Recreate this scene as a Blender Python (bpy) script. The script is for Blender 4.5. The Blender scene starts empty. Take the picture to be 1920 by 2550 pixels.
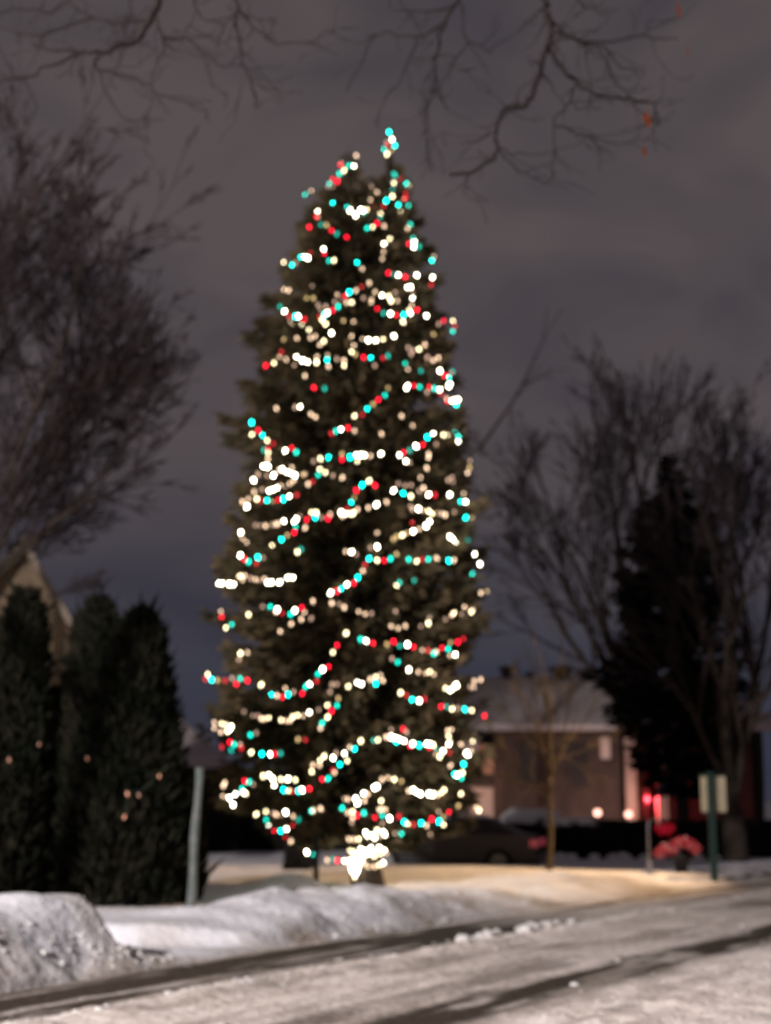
import bpy, math, random
import numpy as np

random.seed(11); RNG = np.random.default_rng(11)
S = bpy.context.scene
C = S.collection

# ------------------------------------------------------------------ camera
FPX = 3680.0; CZ = 1.6
PITCH = math.atan((1990 - 1275) / FPX)
cam_d = bpy.data.cameras.new('camera'); cam = bpy.data.objects.new('camera', cam_d); C.objects.link(cam)
cam.location = (0, 0, CZ); cam.rotation_euler = (math.pi / 2 + PITCH, 0, 0)
cam_d.sensor_fit = 'VERTICAL'; cam_d.sensor_height = 36.0; cam_d.sensor_width = 27.1
cam_d.lens = FPX / 2550 * 36.0
cam_d.clip_end = 3000; cam_d.clip_start = 0.05
cam_d.dof.use_dof = True; cam_d.dof.focus_distance = 4.0; cam_d.dof.aperture_fstop = 2.3
S.camera = cam

def at(u, v, Y):
    a = (u - 960) / FPX; b = (1275 - v) / FPX
    y = math.cos(PITCH) - b * math.sin(PITCH); z = math.sin(PITCH) + b * math.cos(PITCH)
    t = Y / y
    return (a * t, Y, CZ + z * t)

# ------------------------------------------------------------------ world
W = bpy.data.worlds.new('World'); S.world = W; W.use_nodes = True
nt = W.node_tree; nt.nodes.clear()
def N(t, typ, **kw):
    n = t.nodes.new(typ)
    for k, v in kw.items(): setattr(n, k, v)
    return n
out = N(nt, 'ShaderNodeOutputWorld'); bg = N(nt, 'ShaderNodeBackground')
tc = N(nt, 'ShaderNodeTexCoord'); sep = N(nt, 'ShaderNodeSeparateXYZ')
nt.links.new(tc.outputs['Generated'], sep.inputs[0])
ramp = N(nt, 'ShaderNodeValToRGB'); cr = ramp.color_ramp
cr.elements[0].position = 0.0; cr.elements[0].color = (0.040, 0.042, 0.060, 1)
cr.elements[1].position = 0.60; cr.elements[1].color = (0.077, 0.066, 0.070, 1)
for p_, c_ in ((0.075, (0.036, 0.039, 0.059, 1)), (0.14, (0.058, 0.053, 0.065, 1)), (0.26, (0.080, 0.068, 0.075, 1)), (0.42, (0.085, 0.072, 0.076, 1))):
    e_ = cr.elements.new(p_); e_.color = c_
nt.links.new(sep.outputs['Z'], ramp.inputs[0])
mp = N(nt, 'ShaderNodeMapping'); mp.inputs['Scale'].default_value = (2.4, 2.4, 4.6)
nt.links.new(tc.outputs['Generated'], mp.inputs[0])
ns = N(nt, 'ShaderNodeTexNoise'); ns.inputs['Scale'].default_value = 2.6; ns.inputs['Detail'].default_value = 3.0; ns.inputs['Roughness'].default_value = .45
ns.inputs['Distortion'].default_value = .6
nt.links.new(mp.outputs[0], ns.inputs['Vector'])
r2 = N(nt, 'ShaderNodeValToRGB'); r2.color_ramp.elements[0].position = .30; r2.color_ramp.elements[1].position = .58
r2.color_ramp.elements[0].color = (.70, .71, .80, 1); r2.color_ramp.elements[1].color = (1.10, 1.06, 1.02, 1)
nt.links.new(ns.outputs[0], r2.inputs[0])
mx = N(nt, 'ShaderNodeMix', data_type='RGBA', blend_type='MULTIPLY'); mx.inputs[0].default_value = 1.0
nt.links.new(ramp.outputs[0], mx.inputs[6]); nt.links.new(r2.outputs[0], mx.inputs[7])
nt.links.new(mx.outputs[2], bg.inputs[0]); bg.inputs[1].default_value = 1.03
nt.links.new(bg.outputs[0], out.inputs[0])

# ------------------------------------------------------------------ lamps of the street (out of the frame) and exposure
def lamp(name, loc, col, watts, rad, spot=None, target=None):
    d = bpy.data.lights.new(name, 'SPOT' if spot else 'POINT'); d.energy = watts; d.color = col; d.shadow_soft_size = rad
    o = bpy.data.objects.new(name, d); C.objects.link(o); o.location = loc
    if spot:
        import mathutils
        d.spot_size = math.radians(spot); d.spot_blend = .6
        o.rotation_euler = (mathutils.Vector(target) - mathutils.Vector(loc)).to_track_quat('-Z', 'Y').to_euler()
    return o
lamp('street_lamp_light', (-17.0, -6.0, 13.0), (1.0, .90, .86), 54000, .4)
lamp('street_lamp_light_warm', (10.5, 31.5, 8.0), (1.0, .62, .30), 8500, .3, spot=62, target=(-1.2, 28.5, 0))
lamp('trunk_light_glow', (.12, 25.75, .95), (1.0, .66, .30), 60, .02)
S.view_settings.view_transform = 'Standard'; S.view_settings.look = 'None'
S.view_settings.exposure = 0; S.view_settings.gamma = 1; S.view_settings.use_curve_mapping = False

# ------------------------------------------------------------------ materials
def mat(name, col, rough=.8, spec=.3, noise=None, bump=None, metallic=0, emit=None, strength=0):
    m = bpy.data.materials.new(name); m.use_nodes = True; t = m.node_tree
    b = t.nodes['Principled BSDF']
    b.inputs['Base Color'].default_value = (*col, 1); b.inputs['Roughness'].default_value = rough
    b.inputs['Specular IOR Level'].default_value = spec; b.inputs['Metallic'].default_value = metallic
    if emit:
        b.inputs['Emission Color'].default_value = (*emit, 1); b.inputs['Emission Strength'].default_value = strength
    if noise or bump:
        g = N(t, 'ShaderNodeNewGeometry')
    if noise:
        c2, sc, lo, hi = noise
        n = N(t, 'ShaderNodeTexNoise'); n.inputs['Scale'].default_value = sc; n.inputs['Detail'].default_value = 5
        t.links.new(g.outputs['Position'], n.inputs['Vector'])
        r = N(t, 'ShaderNodeMapRange'); r.inputs[1].default_value = lo; r.inputs[2].default_value = hi
        t.links.new(n.outputs[0], r.inputs[0])
        x = N(t, 'ShaderNodeMix', data_type='RGBA'); x.inputs[6].default_value = (*col, 1); x.inputs[7].default_value = (*c2, 1)
        t.links.new(r.outputs[0], x.inputs[0]); t.links.new(x.outputs[2], b.inputs['Base Color'])
    if bump:
        sc, st = bump
        n = N(t, 'ShaderNodeTexNoise'); n.inputs['Scale'].default_value = sc; n.inputs['Detail'].default_value = 6
        t.links.new(g.outputs['Position'], n.inputs['Vector'])
        bp = N(t, 'ShaderNodeBump'); bp.inputs['Strength'].default_value = st; bp.inputs['Distance'].default_value = .05
        t.links.new(n.outputs[0], bp.inputs['Height']); t.links.new(bp.outputs[0], b.inputs['Normal'])
    return m

def surf_mat(name, snow_a, snow_b, dirt, wet):
    """snow with dirt and bare wet patches carried by vertex attributes"""
    m = bpy.data.materials.new(name); m.use_nodes = True; t = m.node_tree; b = t.nodes['Principled BSDF']
    g = N(t, 'ShaderNodeNewGeometry')
    n = N(t, 'ShaderNodeTexNoise'); n.inputs['Scale'].default_value = 1.4; n.inputs['Detail'].default_value = 6
    t.links.new(g.outputs['Position'], n.inputs['Vector'])
    r = N(t, 'ShaderNodeMapRange'); r.inputs[1].default_value = .35; r.inputs[2].default_value = .65
    t.links.new(n.outputs[0], r.inputs[0])
    x = N(t, 'ShaderNodeMix', data_type='RGBA'); x.inputs[6].default_value = (*snow_a, 1); x.inputs[7].default_value = (*snow_b, 1)
    t.links.new(r.outputs[0], x.inputs[0])
    prev = x
    for nm, col in (('dirt', dirt), ('wet', wet)):
        a = N(t, 'ShaderNodeAttribute'); a.attribute_name = nm
        y = N(t, 'ShaderNodeMix', data_type='RGBA'); y.inputs[7].default_value = (*col, 1)
        t.links.new(a.outputs['Fac'], y.inputs[0]); t.links.new(prev.outputs[2], y.inputs[6]); prev = y
    t.links.new(prev.outputs[2], b.inputs['Base Color'])
    rr = N(t, 'ShaderNodeMapRange'); rr.inputs[3].default_value = .8; rr.inputs[4].default_value = .85
    t.links.new(a.outputs['Fac'], rr.inputs[0]); t.links.new(rr.outputs[0], b.inputs['Roughness'])
    b.inputs['Specular IOR Level'].default_value = .12
    n2 = N(t, 'ShaderNodeTexNoise'); n2.inputs['Scale'].default_value = 9; n2.inputs['Detail'].default_value = 8
    t.links.new(g.outputs['Position'], n2.inputs['Vector'])
    bp = N(t, 'ShaderNodeBump'); bp.inputs['Strength'].default_value = .75; bp.inputs['Distance'].default_value = .06
    t.links.new(n2.outputs[0], bp.inputs['Height']); t.links.new(bp.outputs[0], b.inputs['Normal'])
    return m

M = {}
M['ground'] = surf_mat('snow_ground', (.80, .81, .88), (.66, .67, .73), (.36, .31, .27), (.05, .045, .04))
M['road'] = surf_mat('road_snow', (.86, .79, .75), (.64, .57, .53), (.24, .20, .17), (.060, .047, .037))
M['clod'] = mat('snow_clod', (.74, .73, .73), .7, .3, ((.45, .42, .40), 3.0, .4, .65), (30, .6))
M['snow'] = mat('snow', (.82, .82, .85), .8, .3, ((.66, .66, .70), 4, .4, .7), (18, .5))
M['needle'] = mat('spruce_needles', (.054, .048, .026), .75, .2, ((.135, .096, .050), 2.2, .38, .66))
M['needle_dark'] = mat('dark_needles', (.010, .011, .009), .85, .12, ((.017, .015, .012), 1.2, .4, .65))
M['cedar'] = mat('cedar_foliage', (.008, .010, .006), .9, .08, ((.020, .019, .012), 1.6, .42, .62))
M['bark'] = mat('bark', (.055, .042, .034), .9, .15, ((.028, .022, .018), 9, .35, .65), (25, .8))
M['twig'] = mat('twig_bark', (.032, .024, .024), .95, .1)
M['near_bark'] = mat('near_bark', (.022, .018, .018), .95, .1)
M['pale_twig'] = mat('pale_twig_bark', (.11, .085, .052), .85, .2)
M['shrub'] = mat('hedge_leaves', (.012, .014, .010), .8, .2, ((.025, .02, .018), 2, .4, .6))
M['wire'] = mat('green_wire', (.01, .03, .015), .6)
M['post_pale'] = mat('weathered_wood', (.18, .19, .185), .85, .2, ((.12, .15, .145), 9, .4, .6), (30, .5))
M['post_dark'] = mat('dark_post_paint', (.012, .014, .014), .6)
M['post_green'] = mat('dark_green_paint', (.010, .028, .024), .5)
M['board'] = mat('cream_board', (.40, .34, .22), .6, .3, ((.30, .28, .22), 6, .35, .7))
M['house_wall'] = mat('beige_siding', (.17, .125, .08), .85, .2, ((.11, .085, .06), 1.0, .4, .6))
M['trim'] = mat('pale_trim', (.20, .165, .13), .7)
M['brick'] = mat('brown_brick', (.085, .062, .052), .9, .2, ((.055, .042, .038), 2.5, .35, .65))
M['dark_wall'] = mat('dark_wall', (.05, .042, .042), .9)
M['column'] = mat('painted_column', (.62, .50, .46), .7)
M['glass'] = mat('window_glass', (.035, .030, .030), .3, .4)
M['roof_snow'] = mat('roof_snow', (.54, .48, .48), .9, .2, ((.44, .39, .40), .6, .35, .65))
M['car'] = mat('car_paint', (.022, .021, .026), .35, .5, None, None, .3)
M['tyre'] = mat('tyre', (.008, .008, .008), .8)
M['rim'] = mat('rim', (.2, .2, .2), .4, .5, None, None, .8)
M['tail'] = mat('tail_lamp', (.30, .02, .03), .3, .5, emit=(1, .16, .20), strength=.13)
M['pot'] = mat('dark_pot', (.012, .010, .010), .6)
M['flower'] = mat('pink_flowers', (.50, .03, .05), .7, .2, ((.62, .34, .36), 11, .50, .60))
M['ribbon'] = mat('red_lit_door', (.55, .02, .04), .6)
M['leaf'] = mat('brown_oak_leaf', (.13, .034, .012), .8, .1)
M['metal'] = mat('stake_metal', (.22, .21, .24), .4, .5, None, None, .6)

# bulb glass, one per colour and brightness
BULB = {
 'W': ((1.0, .93, .70), 25), 'w': ((1.0, .84, .48), 9.0), 'p': ((1.0, .68, .44), 4.0), 'o': ((1.0, .45, .28), .8), 'f': ((1.0, .45, .30), .25), 'd': ((1.0, .64, .46), 1.4), 'y': ((1.0, .70, .30), 2.0),
 'C': ((.0, 1.0, .80), 13), 't': ((.0, 1.0, .74), 4.8), 'g': ((.01, 1.0, .75), 1.5), 'R': ((1.0, .004, .03), 8), 'r': ((1.0, .02, .04), 2.3)}
for k, (c_, s_) in BULB.items():
    M['bulb_' + k] = mat('bulb_glass_' + {'W': 'white_bright', 'w': 'warm', 'p': 'warm_soft', 'o': 'orange_soft', 'f': 'orange_faint', 'd': 'warm_faint', 'y': 'amber_faint', 'C': 'green_bright', 't': 'green', 'g': 'green_faint', 'R': 'red', 'r': 'red_faint'}[k],
                          tuple(.4 * x + .02 for x in c_), .3, .5, emit=c_, strength=s_)

# ------------------------------------------------------------------ mesh builder
class MB:
    def __init__(s): s.v = []; s.f = []; s.n = 0; s.mi = []
    def add(s, verts, faces, mi=0):
        s.v.append(np.asarray(verts, dtype=float).reshape(-1, 3)); b = s.n
        s.f += [tuple(i + b for i in f) for f in faces]; s.mi += [mi] * len(faces); s.n += len(s.v[-1])
    def box(s, x0, x1, y0, y1, z0, z1, mi=0):
        v = [(x, y, z) for x in (x0, x1) for y in (y0, y1) for z in (z0, z1)]
        s.add(v, [(0, 1, 3, 2), (4, 6, 7, 5), (0, 4, 5, 1), (2, 3, 7, 6), (0, 2, 6, 4), (1, 5, 7, 3)], mi)
    def tube(s, pts, rad, sides=5, cap=True, mi=0):
        P = np.asarray(pts, dtype=float); n = len(P)
        R = np.asarray(rad, dtype=float) if np.ndim(rad) else np.full(n, rad)
        T = np.gradient(P, axis=0); T /= np.linalg.norm(T, axis=1)[:, None] + 1e-9
        ref = np.array([0, 0, 1.0]) if abs(T[0][2]) < .9 else np.array([1.0, 0, 0])
        A = np.cross(T, ref); A /= np.linalg.norm(A, axis=1)[:, None] + 1e-9; B = np.cross(T, A)
        th = np.arange(sides) * 2 * math.pi / sides
        V = P[:, None, :] + R[:, None, None] * (np.cos(th)[None, :, None] * A[:, None, :] + np.sin(th)[None, :, None] * B[:, None, :])
        F = [(i * sides + j, i * sides + (j + 1) % sides, (i + 1) * sides + (j + 1) % sides, (i + 1) * sides + j) for i in range(n - 1) for j in range(sides)]
        if cap and sides > 3: F += [tuple(range(sides))[::-1], tuple((n - 1) * sides + j for j in range(sides))]
        s.add(V.reshape(-1, 3), F, mi)
    def lathe(s, prof, sides, origin=(0, 0, 0), mi=0):
        V = [(origin[0] + r * math.cos(k * 2 * math.pi / sides), origin[1] + r * math.sin(k * 2 * math.pi / sides), origin[2] + z) for r, z in prof for k in range(sides)]
        F = [(i * sides + j, i * sides + (j + 1) % sides, (i + 1) * sides + (j + 1) % sides, (i + 1) * sides + j) for i in range(len(prof) - 1) for j in range(sides)]
        F += [tuple(range(sides))[::-1], tuple((len(prof) - 1) * sides + j for j in range(sides))]
        s.add(V, F, mi)
    def build(s, name, mats, parent=None, smooth=False, loc=(0, 0, 0)):
        me = bpy.data.meshes.new(name)
        V = np.concatenate(s.v) if s.v else np.zeros((0, 3))
        V = V - np.asarray(loc)
        me.from_pydata(V.tolist() if len(V) < 300000 else [tuple(p) for p in V], [], s.f)
        if not isinstance(mats, (list, tuple)): mats = [mats]
        for m in mats: me.materials.append(m)
        if len(mats) > 1: me.polygons.foreach_set('material_index', s.mi)
        if smooth: me.polygons.foreach_set('use_smooth', [True] * len(s.f))
        me.update()
        o = bpy.data.objects.new(name, me); C.objects.link(o)
        if parent is not None:
            o.parent = parent
        o.location = tuple(np.asarray(loc) - (np.asarray(WORLD[parent.name]) if parent is not None else 0))
        WORLD[o.name] = tuple(loc)
        return o
WORLD = {}
def quads(me_name, V, mats, parent=None, loc=(0, 0, 0), nper=4):
    """V: (n, nper, 3) array of loose faces -> fast mesh"""
    n = V.shape[0]
    V = V.reshape(-1, 3) - np.asarray(loc)
    me = bpy.data.meshes.new(me_name)
    me.vertices.add(n * nper); me.vertices.foreach_set('co', V.astype(np.float32).ravel())
    me.loops.add(n * nper); me.loops.foreach_set('vertex_index', np.arange(n * nper, dtype=np.int32))
    me.polygons.add(n); me.polygons.foreach_set('loop_start', np.arange(0, n * nper, nper, dtype=np.int32))
    me.polygons.foreach_set('loop_total', np.full(n, nper, dtype=np.int32))
    me.materials.append(mats); me.update(); me.validate()
    o = bpy.data.objects.new(me_name, me); C.objects.link(o)
    if parent is not None: o.parent = parent
    o.location = tuple(np.asarray(loc) - (np.asarray(WORLD[parent.name]) if parent is not None else 0)); WORLD[o.name] = tuple(loc)
    return o
def empty(name, loc):
    o = bpy.data.objects.new(name, None); C.objects.link(o); o.location = loc; o.empty_display_size = .2; WORLD[o.name] = tuple(loc); return o
def tag(o, label=None, cat=None, group=None, kind=None):
    if label: o['label'] = label
    if cat: o['category'] = cat
    if group: o['group'] = group
    if kind: o['kind'] = kind
    return o

# ------------------------------------------------------------------ noise
_perm = RNG.random((256, 256))
def vnoise(x, y):
    xi = np.floor(x).astype(int); yi = np.floor(y).astype(int); fx = x - xi; fy = y - yi
    fx = fx * fx * (3 - 2 * fx); fy = fy * fy * (3 - 2 * fy)
    g = lambda a, b: _perm[a % 256, b % 256]
    return (g(xi, yi) * (1 - fx) + g(xi + 1, yi) * fx) * (1 - fy) + (g(xi, yi + 1) * (1 - fx) + g(xi + 1, yi + 1) * fx) * fy
def fbm(x, y, o=4):
    r = 0; a = .5
    for k in range(o): r = r + a * vnoise(x * 2 ** k + 17 * k, y * 2 ** k + 31 * k); a *= .5
    return r
def ss(a, b, x):
    t = np.clip((x - a) / (b - a), 0, 1); return t * t * (3 - 2 * t)

# ------------------------------------------------------------------ ground and road
P0 = (-3.226, 12.909); DX, DY = .491, .871
def sa(x, y):
    rx = x - P0[0]; ry = y - P0[1]
    a = rx * DX + ry * DY
    return rx * DY - ry * DX - .006 * np.maximum(0, a - 4) ** 1.8, a
def sxy(s, a):
    s = s + .006 * np.maximum(0, a - 4) ** 1.8
    return P0[0] + a * DX + s * DY, P0[1] + a * DY - s * DX
def gz(x, y):
    x = np.asarray(x, float); y = np.asarray(y, float); s, a = sa(x, y)
    sw = s + .18 * (fbm(a * .7, s * .2 + 3) - .5) * 2
    base = .10 * ss(-.2, -1.4, sw) + .06 * (fbm(x * .35, y * .35) - .5) * ss(-.2, -2, s)
    z = base
    # big ploughed bank at the left with a cut end
    crumb = .10 * (fbm(x * 3.2, y * 3.2, 4) - .45)
    end = ss(2.18, 2.06, a - .08 * np.sin(s * 3) + crumb * .8)
    hill = ss(-.02, -.95, sw + crumb * 1.3) * ss(-4.2, -3.2, s) * end
    z = z + hill * (.50 + .10 * np.exp(-((a - 1.5) ** 2) / .12 - ((s + 1.1) ** 2) / .3) + .05 * fbm(x * 1.3, y * 1.3))
    z = z + .17 * np.exp(-((a - 2.3) ** 2) / .10 - ((s + .75) ** 2) / .2) + crumb * 1.5 * np.exp(-((s + .35) ** 2) / .16) * ss(2.9, 1.6, a)
    # cleared walk between the banks, with a low shelf behind it
    walk = ss(2.1, 2.4, a) * ss(5.3, 4.8, a) * ss(16.85, 16.6, y + .06 * np.sin(x * 4)) * ss(-.0, -.4, s)
    z = z - walk * (base - .025)
    shelf = ss(16.62, 16.86, y + .10 * (fbm(x * 2, y * .3) - .5)) * ss(23.5, 18, y) * ss(-.75, -1.25, x + .25 * np.sin(y * 2)) * ss(-.1, -.5, s)
    z = z + shelf * .15
    # second bank along the kerb
    h2 = np.interp(a, [4.6, 4.95, 6.0, 7.2, 8.2, 9.4, 12, 16, 20, 24, 60], [0, .08, .14, .27, .30, .22, .09, .04, .02, .02, .02])
    bank = ss(.0, -.95, sw + crumb) * ss(-2.9, -1.6, s)
    z = z + bank * h2 * (.80 + .45 * fbm(x * 1.1, y * 1.1)) + bank * crumb * .9 * ss(4.6, 5.2, a)
    # mounds
    def g(cx, cy, h, sx, sy): return h * np.exp(-((x - cx) / sx) ** 2 - ((y - cy) / sy) ** 2)
    z = z + g(-1.42, 19.6, .06, .5, .5) + g(-1.55, 24.3, .34, .62, .8) + g(-.6, 22.4, .08, .7, .5) + g(-.2, 20.6, .07, .4, .4)
    z = z + g(1.1, 29.0, .24, 2.6, 2.4) + g(3.0, 26.5, .10, 1.6, 1.0) + g(-2.8, 28, .05, 1.5, 2)
    z = z + g(5.6, 26.5, .04, 1.2, .6)
    z = z + .16 * (fbm(x * 2.4 + 9, y * 2.4, 3) - .44) * bank * ss(4.8, 6, a)
    z = z + .03 * (fbm(x * 2.1, y * 2.1) - .5) * ss(-.3, -1.0, s)
    z = z + .09 * (fbm(x * 6 + 3, y * 6, 3) - .44) * ss(-1.1, -.5, s) * ss(.02, -.1, s) * (ss(3.2, 2.0, a) + .45 * ss(4.8, 5.4, a))
    road = ss(-.15, .0, s) * ss(9.6, 9.2, s)
    z = z * (1 - road) - .10 * road
    z = z + .35 * ss(9.2, 10.6, s) * (s > 9)
    return z
def roadz(x, y):
    s, a = sa(x, y)
    w = .12 * np.sin(a * .45 + 1) + .25 * (fbm(a * .5, s * .3) - .5)
    ridge = .035 * np.exp(-((s - 1.6 + w) / .30) ** 2) + .02 * np.exp(-((s - 2.6 + w) / .5) ** 2) + .045 * ss(4.4, 5.2, s + w)
    rough = fbm(x * 4, y * 4, 5) - .47
    k = np.exp(-((s - 1.55 + w) / .30) ** 2) + ss(4.3, 4.8, s + w) * .9 + .22
    stretched = fbm(a * .8, s * 6, 4) - .5
    return -.005 + ridge + .095 * rough * k + .022 * stretched
def grid(name, xs, ys, zf, m, attrs, keep=None):
    X, Y = np.meshgrid(xs, ys); Z = zf(X, Y)
    ny, nx = X.shape
    V = np.stack([X, Y, Z], -1).reshape(-1, 3)
    idx = np.arange(nx * ny).reshape(ny, nx)
    F = np.stack([idx[:-1, :-1], idx[:-1, 1:], idx[1:, 1:], idx[1:, :-1]], -1).reshape(-1, 4)
    if keep is not None:
        kp = keep(X, Y).reshape(-1); F = F[kp[F].all(1)]
    me = bpy.data.meshes.new(name); me.from_pydata(V.tolist(), [], F.tolist()); me.materials.append(m)
    me.polygons.foreach_set('use_smooth', [True] * len(F))
    for k, fn in attrs.items():
        at_ = me.attributes.new(k, 'FLOAT', 'POINT'); at_.data.foreach_set('value', np.clip(fn(X, Y), 0, 1).astype(np.float32).reshape(-1))
    me.update(); o = bpy.data.objects.new(name, me); C.objects.link(o); WORLD[o.name] = (0, 0, 0)
    return o
def cat_(*a): return np.unique(np.round(np.concatenate(a), 4))
xs = cat_(np.array([-400, -200, -100, -60, -40, -30, -20, -15, -12, -10, -8.5, -7.5]), np.arange(-7, 9, .06), np.array([9.5, 10, 11, 12, 14, 17, 20, 26, 35, 50, 80, 140, 250, 400]))
ys = cat_(np.array([-120, -60, -30, -15, -5, 0, 4, 6, 7, 8, 9]), np.arange(9.5, 27, .06), np.arange(27, 42, .25), np.array([44, 48, 54, 60, 70, 85, 110, 160, 250, 400, 700]))
def g_dirt(x, y):
    s, a = sa(x, y)
    d = .9 * np.exp(-((s + .15) / .3) ** 2) * fbm(x * 1.5, y * 1.5) + .55 * ss(.42, .68, fbm(x * 1.2 + 5, y * 1.2)) * ss(-2.3, -.9, s)
    d = d + .8 * np.exp(-(((x - 4.4) / 1.2) ** 2) - ((y - 26.5) / 1.6) ** 2)
    return d + .5 * ss(16, 22, a) * ss(-3, -1.2, s)
tag(grid('ground', xs, ys, gz, M['ground'], {'dirt': g_dirt, 'wet': lambda x, y: 0 * x}), kind='structure')
# road: a grid in (along, across) coordinates
A_ = cat_(np.array([-60, -40, -25, -15, -10, -7]), np.arange(-5, 16, .07), np.arange(16, 34, .3), np.array([36, 40, 50, 70, 100, 160]))
S_ = cat_(np.arange(-.2, 7.5, .05), np.arange(7.5, 9.5, .25))
AA, SS_ = np.meshgrid(A_, S_); XX, YY = sxy(SS_, AA)
def road_mask(x, y):
    s, a = sa(x, y)
    w = .12 * np.sin(a * .45 + 1) + .30 * (fbm(a * .5, s * .3) - .5) + .16 * (fbm(a * 2.2, s * 3.) - .5)
    t1 = ss(-.14, .06, s + w * .2) * ss(1.30, 1.12, s + w * .45) * ss(12.5, 7.5, a + 3 * (fbm(a, s * 3) - .5)) * (1 - .55 * ss(.56, .66, fbm(a * .6, s * 5 + 4)))
    t2 = ss(3.40, 3.66, s + w) * ss(4.36, 4.08, s + w) * (1 - .6 * ss(.50, .66, fbm(a * .7 + 9, s * 6)))
    t3 = .55 * ss(2.95, 3.1, s + w) * ss(3.4, 3.3, s + w) * ss(.45, .6, fbm(a * .3 + 2, s))
    t4 = ss(9, 12, a) * np.exp(-((s - .15 + w) / .13) ** 2) * .8
    streak = ss(.54, .70, fbm(a * .35 + 40, s * 4.5, 5)) * .5 * ss(.2, .9, s) * ss(6.5, 5.0, s)
    return np.maximum.reduce([t1, t2, t3, t4, streak * .6])
def road_dirt(x, y):
    s, a = sa(x, y)
    return .10 + .55 * ss(.44, .66, fbm(a * .5, s * 2.4 + 8, 5)) * ss(5.4, 4.0, s) + .3 * ss(9, 16, a) - .4 * ss(4.1, 4.9, s) - .25 * np.exp(-((s - 1.3) / .35) ** 2)
V = np.stack([XX, YY, roadz(XX, YY)], -1).reshape(-1, 3); ny, nx = XX.shape
idx = np.arange(nx * ny).reshape(ny, nx); F = np.stack([idx[:-1, :-1], idx[1:, :-1], idx[1:, 1:], idx[:-1, 1:]], -1).reshape(-1, 4)
me = bpy.data.meshes.new('road'); me.from_pydata(V.tolist(), [], F.tolist()); me.materials.append(M['road']); me.polygons.foreach_set('use_smooth', [True] * len(F))
for k, fn in (('dirt', road_dirt), ('wet', road_mask)):
    at_ = me.attributes.new(k, 'FLOAT', 'POINT'); at_.data.foreach_set('value', np.clip(fn(XX, YY), 0, 1).astype(np.float32).reshape(-1))
ro = bpy.data.objects.new('road', me); C.objects.link(ro); tag(ro, kind='structure')

# crumbled snow on the banks and between the ruts
def blob(mb, c, r, sq=.7):
    import mathutils
    V = []; lat = 4; lon = 6
    for i in range(lat + 1):
        t = math.pi * i / lat
        for j in range(lon):
            p = 2 * math.pi * j / lon; k = r * random.uniform(.75, 1.15)
            V.append((c[0] + k * math.sin(t) * math.cos(p), c[1] + k * math.sin(t) * math.sin(p), c[2] + k * sq * math.cos(t)))
    F = [(i * lon + j, i * lon + (j + 1) % lon, (i + 1) * lon + (j + 1) % lon, (i + 1) * lon + j) for i in range(lat) for j in range(lon)]
    mb.add(V, F)
mb = MB()
for k in range(1700):
    q = random.random()
    if q < .30: s = random.gauss(1.42, .13); a = random.uniform(-2, 12)
    elif q < .50: s = 4.5 + abs(random.gauss(0, .8)); a = random.uniform(-1, 12)
    elif q < .82: s = random.gauss(-.42, .20); a = random.uniform(-3, 2.8)
    elif q < .93: s = random.gauss(-.5, .3); a = random.uniform(5.0, 12)
    else: s = random.uniform(.9, 5.0); a = random.uniform(-2, 14)
    if fbm(np.array([a * 1.3]), np.array([s * 2.]))[0] < .42: continue
    x, y = sxy(s, a)
    z = float(roadz(x, y)) if s > 0 else float(gz(x, y))
    r = min(.07, .016 * math.exp(random.gauss(0, .55)))
    blob(mb, (x, y, z - r * .15), r, .6)
for k in range(26):                                    # larger lumps thrown beside the far rut
    a = random.uniform(5.6, 8.8); x, y = sxy(random.gauss(1.36, .08), a)
    r = random.uniform(.04, .085); blob(mb, (x, y, float(roadz(x, y)) + r * .4), r, .8)
tag(mb.build('snow_clods', M['clod'], smooth=True), 'crumbled lumps of ploughed snow along the ruts and banks', 'snow', kind='stuff')

# ------------------------------------------------------------------ big spruce
TY = 26.0
SIL = [(400, 860, 965), (430, 835, 985), (470, 822, 1005), (500, 800, 1022), (540, 762, 1045), (600, 718, 1066), (650, 712, 1082), (710, 675, 1100), (800, 648, 1122), (900, 632, 1135),
       (960, 608, 1160), (1030, 580, 1188), (1120, 568, 1200), (1200, 580, 1192), (1300, 540, 1198), (1400, 528, 1212), (1460, 515, 1228), (1500, 520, 1232),
       (1560, 545, 1205), (1620, 545, 1192), (1700, 515, 1208), (1800, 512, 1200), (1900, 522, 1192), (1980, 545, 1200), (2030, 590, 1180), (2070, 660, 1120), (2100, 760, 1050)]
_v = [r[0] for r in SIL]
def sil(v): return np.interp(v, _v, [r[1] for r in SIL]), np.interp(v, _v, [r[2] for r in SIL])
MPP = TY / (FPX * math.cos(PITCH))     # metres per pixel at the tree, near enough
def z_of(v, Y=TY): return at(960, v, Y)[2]
trunk_base = at(918, 2196, TY); trunk_base = (trunk_base[0], TY, float(gz(trunk_base[0], TY)))
spruce = tag(empty('spruce_tree', trunk_base), 'very tall dense spruce with twin tops wrapped in coloured lights in the snowy yard', 'tree')
def perp_sprays(P, D, L, Wd, K, rng):
    """K crossed blades at points P (n,3) along D (n,3), length L (n,), width Wd (n,)"""
    n = len(P); out = []
    for k in range(K):
        r = rng.normal(size=(n, 3)); side = np.cross(D, r); side /= np.linalg.norm(side, axis=1)[:, None] + 1e-9
        w = (side * Wd[:, None])
        a = P; e = P + D * L[:, None]; m1 = P + D * (L * .35)[:, None]
        out.append(np.stack([a, m1 + w, e, m1 - w], 1))
    return np.concatenate(out)
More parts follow.
